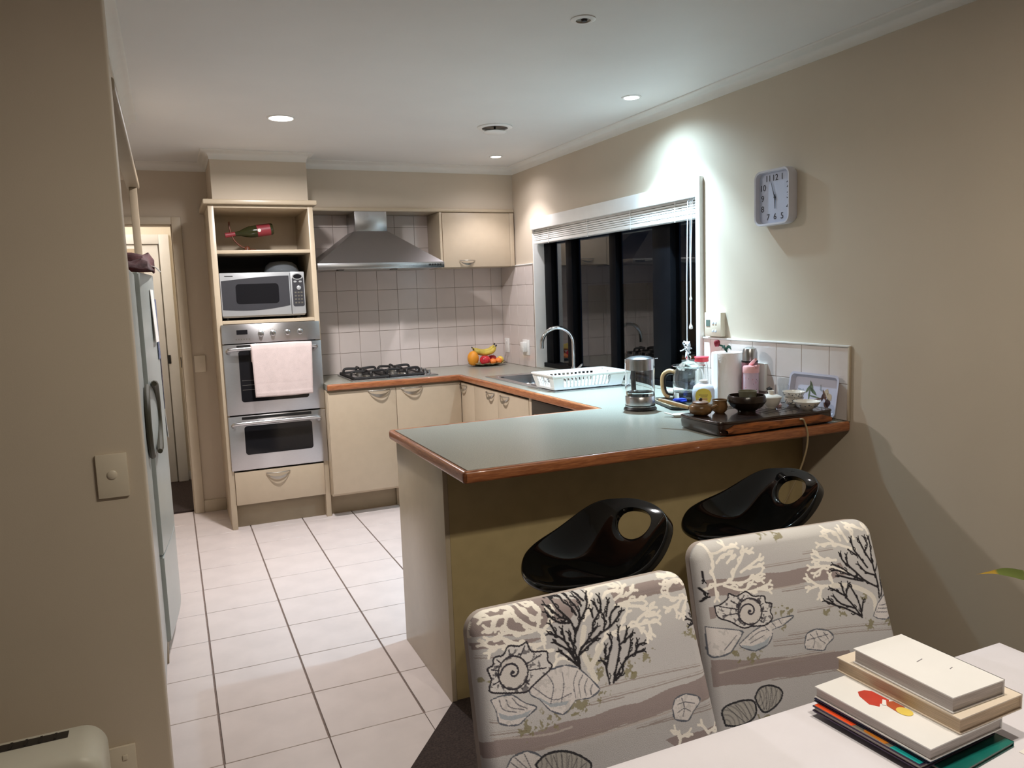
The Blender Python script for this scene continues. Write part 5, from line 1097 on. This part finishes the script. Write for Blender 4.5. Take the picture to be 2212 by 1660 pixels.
def fabric_colors(U, V, D):
    rg = np.random.RandomState(3)
    C = np.empty(U.shape + (3,)); base = lin(194, 191, 193); hi = lin(214, 212, 211)
    nz = .5 + .5 * np.sin(V / 61 + np.sin(U / 190) * 1.3 + 1.0); C[:] = base; C += (hi - base) * (nz * .7 * (1 - np.clip(V / 700, 0, 1)))[..., None]
    def put(m, col, a=1.0): C[m] = C[m] * (1 - a) + col * a
    band = lin(150, 135, 134)
    for p in D['bands']:
        m = poly_mask(U, V + 4 * np.sin(U / 40), p); put(m, band, .92)
    for p in D['thin']: put(seg_mask(U, V, p, 5), lin(152, 138, 134), .8); 
    for p in D['thin']: put(seg_mask(U, V + 9, p, 3), lin(166, 152, 149), .6)
    for p in D['light']: put(seg_mask(U, V, p, 8), lin(192, 182, 179), .8)
    def vn(s):
        G = rg.rand(140, 240); a = (U + 200) / s % 138; b = (V + 50) / s % 238; i = a.astype(int); j = b.astype(int); fa = a - i; fb = b - j
        return (G[i, j] * (1 - fa) + G[i + 1, j] * fa) * (1 - fb) + (G[i, j + 1] * (1 - fa) + G[i + 1, j + 1] * fa) * fb
    nn = (vn(13) + .6 * vn(6) - .8) * 1.6
    for x, y, r in D['olive']:
        d = np.hypot(U - x, (V - y) * 1.15); m = (d < r * 2.1) & (nn > -.35 + d / (r * 3)); put(m, lin(122, 114, 70), .75)
        m = (d < r * 3) & (nn > .12 + d / (r * 6)); put(m, lin(150, 144, 118), .6)
    R2 = random.Random(7)
    def twigs(p, L, n, w_, col):
        P = [(p[i], p[i + 1]) for i in range(0, len(p), 2)]
        for (xa, ya), (xb, yb) in zip(P, P[1:]):
            a = math.atan2(yb - ya, xb - xa); d = math.hypot(xb - xa, yb - ya)
            if d < L * .9: continue
            for k in range(n):
                t = R2.uniform(.25, .8); s = R2.choice((-1, 1)); an = a + s * R2.uniform(.55, .8); x, y = xa + (xb - xa) * t, ya + (yb - ya) * t; l = L * R2.uniform(.7, 1.1)
                put(seg_mask(U, V, [x, y, x + l * .6 * math.cos(an), y + l * .6 * math.sin(an), x + l * math.cos(an - s * .4), y + l * math.sin(an - s * .4)], w_), col)
        (xa, ya), (xb, yb) = P[-2], P[-1]; a = math.atan2(yb - ya, xb - xa)
        for s in (-1, 1): put(seg_mask(U, V, [xb, yb, xb + L * .6 * math.cos(a + s * .6), yb + L * .6 * math.sin(a + s * .6)], w_), col)
    for p in D['white']: put(seg_mask(U, V, p, 13), lin(248, 242, 234)); twigs(p, 36, 1, 11, lin(248, 242, 234))
    for p in D['trunk']: put(seg_mask(U, V, p, 24), lin(230, 224, 216))
    for k, p in enumerate(D['pale']):
        put(seg_mask(U, V, p + p[:2], 8), lin(96, 100, 112)); m = poly_mask(U, V, p); put(m, lin(222, 216, 216)); put(m & (nn > .35), lin(192, 188, 188), .6)
    for p in D['blue']: put(poly_mask(U, V, p), lin(160, 170, 182), .85)
    for p in D['rib']: put(seg_mask(U, V, p, 4.2), lin(104, 104, 114), .9)
    for p in D['amm']:
        m = poly_mask(U, V, p); put(m, lin(220, 216, 216)); put(m & (nn > .38), lin(74, 70, 80), .8)
        cx, cy, ex, ey = D['ammc']; R = math.hypot(ex - cx, ey - cy)
        Pp = [(p[i], p[i + 1]) for i in range(0, len(p), 2)]
        for q in Pp[::2]:
            dx, dy = q[0] - cx, q[1] - cy; L = math.hypot(dx, dy); put(seg_mask(U, V, [int(cx + dx / L * R * 1.05), int(cy + dy / L * R * 1.05), int(cx + dx * .85), int(cy + dy * .85)], 5), lin(60, 56, 66))
        put(seg_mask(U, V, p + p[:2], 7), lin(48, 44, 52))
        d = np.hypot(U - cx, V - cy); put(d < R * 1.12, lin(56, 52, 60)); put(d < R, lin(214, 208, 206)); an = np.arctan2(V - cy, U - cx)
        sp_ = R * .94 * np.exp(-.30 * np.mod(an + PI, 2 * PI)) 
        for k in range(4): put((np.abs(d - sp_ * math.exp(-.30 * 2 * PI * k)) < 4.2 - .5 * k) & (d < R), lin(58, 54, 64))
        put((d > R * .92) & (d < R * 1.3) & m & (nn > .1), lin(52, 48, 58), .8)
    for p in D['fan']:
        m = poly_mask(U, V, p); put(m, lin(178, 174, 170)); put(m & (np.sin(np.hypot(U - p[0], V - p[1]) * .3) > .5), lin(120, 118, 118), .6)
        put(seg_mask(U, V, p + p[:2], 9), lin(50, 50, 56))
    for p in D['fanr']: put(seg_mask(U, V, p, 4), lin(84, 82, 88), .8)
    for p in D['dark']: put(seg_mask(U, V, p, 14), lin(160, 156, 158), .5)
    for p in D['dark']: put(seg_mask(U, V, p, 8.6), lin(32, 28, 34)); twigs(p, 24, 1, 5.6, lin(32, 28, 34))
    return C
FAB = mat('printed_stretch_cover', (1, 1, 1, 1), .85, attr='fabric', bump=.35, bscale=900)
FABP = mat('cover_side', S(178, 166, 160), .85, var=.12, scale=10, bump=.3, bscale=900)
DW = wood('dark_chair_wood', S(48, 30, 22), S(78, 50, 36), .4, (3, 3, .6), 8)
def chair(lab, TL, TR, slope, D):
    TL, TR = Vector(TL), Vector(TR); Uv = TR - TL; W = Uv.length; Uv.normalize(); nh = Vector((-Uv.y, Uv.x, 0)); Vv = (Vector((0, 0, -1)) - nh * slope).normalized(); Nn = -Uv.cross(Vv)
    if Nn.dot(nh) < 0: Nn = -Nn                                   # away from the table
    H = .53; NU, NV = 340, 440
    base = TL + Uv * W / 2 + Vv * H
    t = thing('dining_chair', lab, 'chair', (base.x, base.y, 0))
    u = np.linspace(0, 1, NU); v = np.concatenate([np.linspace(0, .36, 380), np.linspace(.362, H, NV - 380)])
    GU, GV = np.meshgrid(u, v, indexing='ij')
    lft = -.006 * GV / .34; rgt = W + .026 * np.minimum(GV, .36) / .34
    X = lft + (rgt - lft) * GU; Y = GV.copy(); r = .034
    # rounded top corners
    for side in (0, 1):
        cxx = (lft + r) if side == 0 else (rgt - r); inx = (X < cxx) if side == 0 else (X > cxx); s = inx & (Y < r)
        dx, dy = X - cxx, Y - r; d = np.hypot(dx, dy); k = s & (d > r); f = np.where(k, r / np.maximum(d, 1e-6), 1); X = np.where(k, cxx + dx * f, X); Y = np.where(k, r + dy * f, Y)
    # distance to the border
    d1 = np.minimum(X - lft, rgt - X); d2 = Y; dd = np.minimum(d1, d2)
    for side in (0, 1):
        cxx = (lft + r) if side == 0 else (rgt - r); s = ((X < cxx) if side == 0 else (X > cxx)) & (Y < r); dd = np.where(s, r - np.hypot(X - cxx, Y - r), dd)
    q = .022; e_ = np.clip(q - np.maximum(dd, 0), 0, q); dep = q - np.sqrt(q * q - e_ * e_) 
    dep = dep - .006 * np.sin(PI * np.clip(GU, 0, 1)) * np.sin(PI * np.clip(GV / .5, 0, 1))
    Pw = (np.array(TL)[None, None] + X[..., None] * np.array(Uv) + Y[..., None] * np.array(Vv) + dep[..., None] * np.array(Nn)).reshape(-1, 3)
    idx = np.arange(NU * NV).reshape(NU, NV)
    F = np.stack([idx[:-1, :-1], idx[1:, :-1], idx[1:, 1:], idx[:-1, 1:]], -1).reshape(-1, 4)
    me = bpy.data.meshes.new('cover'); me.vertices.add(len(Pw)); me.vertices.foreach_set('co', Pw.astype(np.float32).ravel())
    me.loops.add(F.size); me.loops.foreach_set('vertex_index', F.astype(np.int32).ravel()); me.polygons.add(len(F)); me.polygons.foreach_set('loop_start', np.arange(0, F.size, 4, dtype=np.int32)); me.polygons.foreach_set('loop_total', np.full(len(F), 4, np.int32))
    me.update(); me.validate(); me.polygons.foreach_set('use_smooth', np.ones(len(F), bool))
    Cc = fabric_colors(X / W * 1000, Y / .4 * 1000, D).reshape(-1, 3)
    at = me.color_attributes.new('fabric', 'FLOAT_COLOR', 'POINT'); at.data.foreach_set('color', np.concatenate([Cc, np.ones((len(Cc), 1))], 1).astype(np.float32).ravel())
    me.materials.append(FAB); link('back_cover', me, None, t)
    # rear and sides of the back
    def outline(ins, dp):
        L_ = []; n = 8
        L_.append((-.006 + ins, H)); L_.append((-.0035 + ins, .2)); 
        for i in range(n + 1): a = PI + PI / 2 * i / n; L_.append((r + (r - ins) * math.cos(a), r + (r - ins) * math.sin(a)))
        for i in range(n + 1): a = -PI / 2 + PI / 2 * i / n; L_.append((W - r + .001 + (r - ins) * math.cos(a), r + (r - ins) * math.sin(a)))
        L_.append((W + .0145 - ins, .2)); L_.append((W + .026 - ins, .36)); L_.append((W + .026 - ins, H))
        return [TL + Uv * a + Vv * b + Nn * dp for a, b in L_]
    loops('side_cover', [outline(.004, .010), outline(.0005, .021), outline(0, .040), outline(.012, .052)], FABP, t, False, True)
    # seat, skirt and legs
    sd_ = -nh; o_ = Vector((base.x, base.y, 0)); ax = Matrix((Uv, sd_, Vector((0, 0, 1)))).transposed().to_4x4(); ax.translation = o_
    def lb(name, lo, hi, m, bev=.004):
        me = bm2(B(bmesh.new(), lo, hi, bev), True); me.transform(ax); return link(name, me, m, t)
    hw = W / 2
    lb('seat', (-hw, -.04, .435), (hw + .01, .40, .50), FABP, .02)
    for x in (-hw + .005, hw - .04):
        lb('leg', (x, .34, .008), (x + .035, .375, .436), DW); lb('leg', (x, -.04, .008), (x + .035, -.005, .436), DW)
    lb('rail', (-hw + .04, .35, .36), (hw - .04, .37, .43), DW); lb('rail', (-hw + .04, -.035, .36), (hw - .04, -.015, .43), DW)
    return t
chair('coral and seashell printed dining chair nearest the room centre, left of the pair', (.384, 1.073, .968), (.789, 1.078, .968), .26, PR['A'])
chair('coral and seashell printed dining chair on the right, behind the stack of books', (.880, 1.177, .968), (1.297, 1.136, .968), .26, PR['B'])

# ---------------------------------------------------------------- dining table and what lies on it
tbx0, tbx1, tby0, tby1 = -.02, 1.44, .06, .950
dt = thing('dining_table', 'dining table under a white cloth in the foreground', 'table', (.71, .5, 0))
box('table_top', (tbx0 + .01, tby0 + .01, .715), (tbx1 - .01, tby1 - .01, .7385), DW, dt, .003)
for x in (tbx0 + .05, tbx1 - .12):
    for y in (tby0 + .05, tby1 - .12): box('leg', (x, y, .008), (x + .07, y + .07, .7145), DW, dt, .004)
bm = bmesh.new(); NX, NY = 60, 40; hang = .012
def cl(i, j):
    x = tbx0 + (tbx1 - tbx0) * i / NX; y = tby0 + (tby1 - tby0) * j / NY
    return (x, y, .7405 + .0004 * math.sin(9 * x + 2 * y) * math.sin(7 * y))
g = [[bm.verts.new(cl(i, j)) for j in range(NY + 1)] for i in range(NX + 1)]
for i in range(NX):
    for j in range(NY): bm.faces.new((g[i][j], g[i + 1][j], g[i + 1][j + 1], g[i][j + 1]))
bd = [g[i][0] for i in range(NX + 1)] + [g[NX][j] for j in range(1, NY + 1)] + [g[i][NY] for i in range(NX - 1, -1, -1)] + [g[0][j] for j in range(NY - 1, 0, -1)]
cxm, cym = (tbx0 + tbx1) / 2, (tby0 + tby1) / 2
def drop(ring, dz, outw, amp):
    new = []
    for k, v_ in enumerate(ring):
        co = v_.co; ox = (1 if co.x > tbx1 - .02 else (-1 if co.x < tbx0 + .02 else 0)); oy = (1 if co.y > tby1 - .02 else (-1 if co.y < tby0 + .02 else 0)); w_ = outw + amp * math.sin(k * .9)
        new.append(bm.verts.new((co.x + ox * w_, co.y + oy * w_, co.z - dz)))
    for k in range(len(ring)): j = (k + 1) % len(ring); bm.faces.new((ring[k], ring[j], new[j], new[k]))
    return new
r1 = drop(bd, .002, .004, 0); r2 = drop(r1, .012, .003, .0); r3 = drop(r2, .06, .004, .003); drop(r3, .09, .005, .006)
tag(obj('tablecloth', bm, MT['cloth'], None), 'plain white tablecloth covering the dining table', 'tablecloth')
def sheet(lab, cx, cy, w_, h_, rot, z):
    o = tag(box('paper_sheet', (-w_ / 2, -h_ / 2, 0), (w_ / 2, h_ / 2, .0006), MT['paper'], None, 0), lab, 'paper'); o.location = (cx, cy, z); o.rotation_euler = (0, 0, rot); return o
GI = mat('pencil_grey', S(140, 134, 140), .7, var=0)
sh = sheet('white sheet with faint handwriting at the lower right of the table', 1.235, .62, .21, .19, .10, .7412)
for k, pts in enumerate(([(-.05, .03), (-.035, .06), (-.02, .03), (-.01, .055), (.0, .035)], [(.01, .03), (.02, .05), (.03, .03), (.045, .055)], [(-.04, 0), (-.02, .02), (0, 0), (.02, .018), (.03, 0)], [(-.06, .065), (-.03, .075), (.02, .07)])):
    obj('pen_stroke', tube(bez([(x - .03, y - .01, .0009) for x, y in pts], 4), .0007, 5, flat=.3), GI, sh, local=True)
def book(name, lab, corners, z0, z1, cov, pages, spine='x1', group=None):
    (xa, ya), (xb, yb), (xc, yc) = corners     # near-left, far-left, near-right
    o = Vector((xa, ya, 0)); ux = Vector((xc - xa, yc - ya, 0)); uy = Vector((xb - xa, yb - ya, 0)); w_ = ux.length; h_ = uy.length
    t = thing(name, lab, 'book', (xa, ya, z0), math.atan2(ux.y, ux.x), group)
    th = .0022; H_ = z1 - z0
    lo = [((0, 0, 0), (w_, h_, th)), ((0, 0, H_ - th), (w_, h_, H_))]
    lo.append(((w_ - th, 0, 0), (w_, h_, H_)) if spine == 'x1' else ((0, 0, 0), (th, h_, H_)))
    obj('cover', boxes(lo, .0004), cov, t, local=True, smooth=False)
    ins = .0025
    obj('page_block', B(bmesh.new(), (ins if spine == 'x1' else th, ins, th), (w_ - (th if spine == 'x1' else ins), h_ - ins, H_ - th)), pages, t, local=True, smooth=False)
    return t, w_, h_, H_
PG = mat('page_edges_grey', S(196, 188, 184), .9, var=.12, scale=14, stretch=(1, 1, 60)); PT = mat('page_edges_tan', S(206, 184, 158), .9, var=.12, scale=14, stretch=(1, 1, 60))
CWH = mat('white_book_cover', S(238, 236, 236), .35, var=.01); CCR = mat('cream_book_cover', S(226, 212, 196), .45, var=.02)
TEAL = mat('teal_cover', S(20, 104, 96), .3, var=.15, scale=12); NAVY = mat('navy_cover', S(30, 32, 66), .35, var=.1); PUR = mat('purple_cover', S(58, 42, 72), .35, var=.1)
book('teal_book', 'thin dark teal book at the very bottom of the stack', ((.975, .700), (.965, .905), (1.128, .716)), .7412, .7498, TEAL, PG)
t, w_, h_, H_ = book('picture_book', 'purple-edged book with orange, ochre and teal cover strip, second from the bottom', ((.938, .727), (.911, .917), (1.118, .740)), .7502, .7600, PUR, PG)
def decal(par, pts, m, z): return obj('cover_print', prism([(x, y, z) for x, y in pts], (0, 0, .0004)), m, par, True, smooth=False)
OR_ = mat('print_orange', S(238, 84, 42), .4, var=.05); OC = mat('print_ochre', S(214, 130, 46), .4, var=.1); TL_ = mat('print_teal', S(28, 160, 158), .4, var=.05); GY = mat('print_stone', S(128, 122, 112), .4, var=.08)
decal(t, [(.001, .004), (.04, .004), (.04, .191), (.001, .191)], GY, H_)
decal(t, [(.002, .118), (.030, .112), (.030, .190), (.002, .190)], OR_, H_ + .0004)
decal(t, [(.003, .060), (.030, .052), (.032, .095), (.016, .104), (.005, .098)], OC, H_ + .0004)
decal(t, [(.001, .002), (.045, .002), (.045, .046), (.001, .050)], TL_, H_ + .0004)
book('navy_book', 'thin navy book in the middle of the stack, below the white red-printed one', ((.948, .722), (.935, .925), (1.125, .734)), .7612, .7672, NAVY, PG)
t, w_, h_, H_ = book('white_picture_book', 'white book with a red and yellow cover print, third from the top', ((.947, .718), (.938, .926), (1.115, .727)), .7676, .787, CWH, PG)
RD = mat('print_red', S(196, 66, 52), .4, var=.1); YL = mat('print_yellow', S(226, 200, 96), .4, var=.05)
decal(t, [(.028, .125), (.036, .150), (.045, .160), (.058, .158), (.066, .150), (.066, .118), (.050, .108), (.045, .118), (.036, .112)], RD, H_)
decal(t, [(.048, .108), (.045, .085), (.052, .078), (.068, .092), (.068, .112), (.058, .116)], mat('print_rust', S(176, 84, 52), .4, var=.1), H_ + .0002)
decal(t, [(.056 + .011 * math.cos(a), .083 + .013 * math.sin(a)) for a in [2 * PI * i / 16 for i in range(16)]], YL, H_ + .0004)
decal(t, [(.044, .114), (.058, .124), (.060, .119), (.047, .108)], CWH, H_ + .0005)
book('cream_book', 'thick cream paperback, second from the top of the stack', ((1.015, .723), (1.012, .948), (1.162, .728)), .7874, .812, CCR, PT)
t, w_, h_, H_ = book('white_paperback', 'white paperback on top of the book stack', ((1.017, .737), (1.008, .920), (1.134, .738)), .8124, .838, CWH, PG)
decal(t, [(.05, .10), (.066, .103), (.066, .1045), (.05, .1015)], GI, H_); decal(t, [(.075, .06), (.083, .062), (.083, .0635), (.075, .0615)], GI, H_)

# ---------------------------------------------------------------- heater at the nib wall
ht = thing('portable_heater', 'white rounded portable heater with dark top grille against the nib wall', 'heater', (-.5, 1.99, .008))
HM = mat('heater_enamel', S(218, 212, 196), .4, var=.01)
def hring(ins, y):
    pts = []
    for cx, cz, a0, rr_ in ((-.218 - .055, .453 - .055, 0, .055), (-.80 + .03, .453 - .03, 90, .03), (-.80 + .03, .012 + .03, 180, .03), (-.218 - .03, .012 + .03, 270, .03)):
        for k in range(8):
            a_ = math.radians(a0 + 90 * k / 7); pts.append((cx + (rr_ - ins) * math.cos(a_), y, cz + (rr_ - ins) * math.sin(a_)))
    return pts
loops('case', [hring(.026, 1.900), hring(.014, 1.903), hring(.005, 1.911), hring(0, 1.925), hring(0, 2.045), hring(.006, 2.06)], HM, ht)
box('top_grille', (-.79, 2.004, .4505), (-.296, 2.036, .4545), MT['dark'], ht, .001)
for k in range(16): box('grille_bar', (-.775 + .03 * k, 2.006, .4535), (-.770 + .03 * k, 2.034, .4565), MT['black'], ht, 0)
# ---------------------------------------------------------------- plant by the right wall
pt = thing('potted_plant', 'strap-leaved plant at the right wall, one yellow-tipped leaf reaching into view', 'plant', (2.18, 1.22, .008))
obj('pot', lathe([(0, 0), (.085, 0), (.115, .20), (.125, .205), (.125, .23), (.112, .23), (.10, .20), (0, .20)], 32, None, (2.18, 1.22, .008)), mat('terracotta', S(150, 92, 66), .8, var=.06), pt)
LG = bpy.data.materials.new('leaf_green'); LG.use_nodes = True; nt = LG.node_tree; b = nt.nodes['Principled BSDF']; setin(b, 'Roughness', .4)
a_ = nt.nodes.new('ShaderNodeAttribute'); a_.attribute_name = 'leafcol'; nt.links.new(a_.outputs['Color'], b.inputs['Base Color'])
def strap(path, w_):
    P = bez(path, 7); n = len(P) - 1; bm = bmesh.new(); rows = []
    for i, p in enumerate(P):
        t_ = i / n; tg_ = (P[min(i + 1, n)] - P[max(i - 1, 0)]).normalized(); sd = tg_.cross(Vector((-.3, -.7, .6))).normalized(); up_ = sd.cross(tg_)
        hw = w_ * (.35 + .65 * math.sin(PI * min(1, t_ * 1.0 + .12)) ** .8) * (1 if t_ < .75 else (1 - t_) / .25 * .97 + .03)
        rows.append([bm.verts.new(p + sd * s * hw + up_ * (.25 * hw * abs(s))) for s in (-1, -.4, .4, 1)])
    for a, b2 in zip(rows, rows[1:]):
        for k in range(3): bm.faces.new((a[k], a[k + 1], b2[k + 1], b2[k]))
    me = bm2(bm, True, 80); at = me.color_attributes.new('leafcol', 'FLOAT_COLOR', 'POINT')
    tot = len(rows)
    for i, r_ in enumerate(rows):
        for s in range(4):
            t_ = i / (tot - 1); c = S(206, 200, 160) if t_ < .55 and s in (0, 3) else S(120, 138, 66)
            if t_ > .80: c = S(206, 168, 60)
            if t_ > .96: c = S(150, 120, 80)
            at.data[i * 4 + s].color = c
    me.materials.append(LG); link('leaf', me, None, pt)
strap([(2.17, 1.21, .20), (2.10, 1.20, .52), (1.98, 1.20, .672), (1.88, 1.20, .716), (1.80, 1.20, .738), (1.720, 1.20, .747)], .015)
for k in range(9):
    a = .5 + k * .62; dx, dy = .22 * math.cos(a), .22 * math.sin(a)
    if dx < .03: continue
    strap([(2.18, 1.22, .20), (2.18 + dx * .35, 1.22 + dy * .35, .46), (2.18 + dx * .8, 1.22 + dy * .8, .56 - .02 * (k % 3)), (2.18 + dx * 1.1, 1.22 + dy * 1.1, .50)], .016)

# ---------------------------------------------------------------- group phrases for the repeats
GRP = {'bar_stool': 'black bar stools at the peninsula', 'dining_chair': 'printed dining chairs behind the table', 'downlight': 'round downlights in the ceiling',
       'patterned_tea_cup': 'patterned cups on the tea board', 'mandarin': 'mandarins on the fruit plate', 'apple': 'apples on the fruit plate', 'base_cabinet': 'cream base cabinets',
       'power_outlet': 'power outlets on the walls', 'light_switch': 'light switches on the walls'}
for o in list(bpy.data.objects):
    if o.parent is None and 'category' in o:
        n_ = o.name.split('.')[0]
        if n_ in GRP: o['group'] = GRP[n_]
        elif o['category'] == 'book': o['group'] = 'books stacked on the dining table'
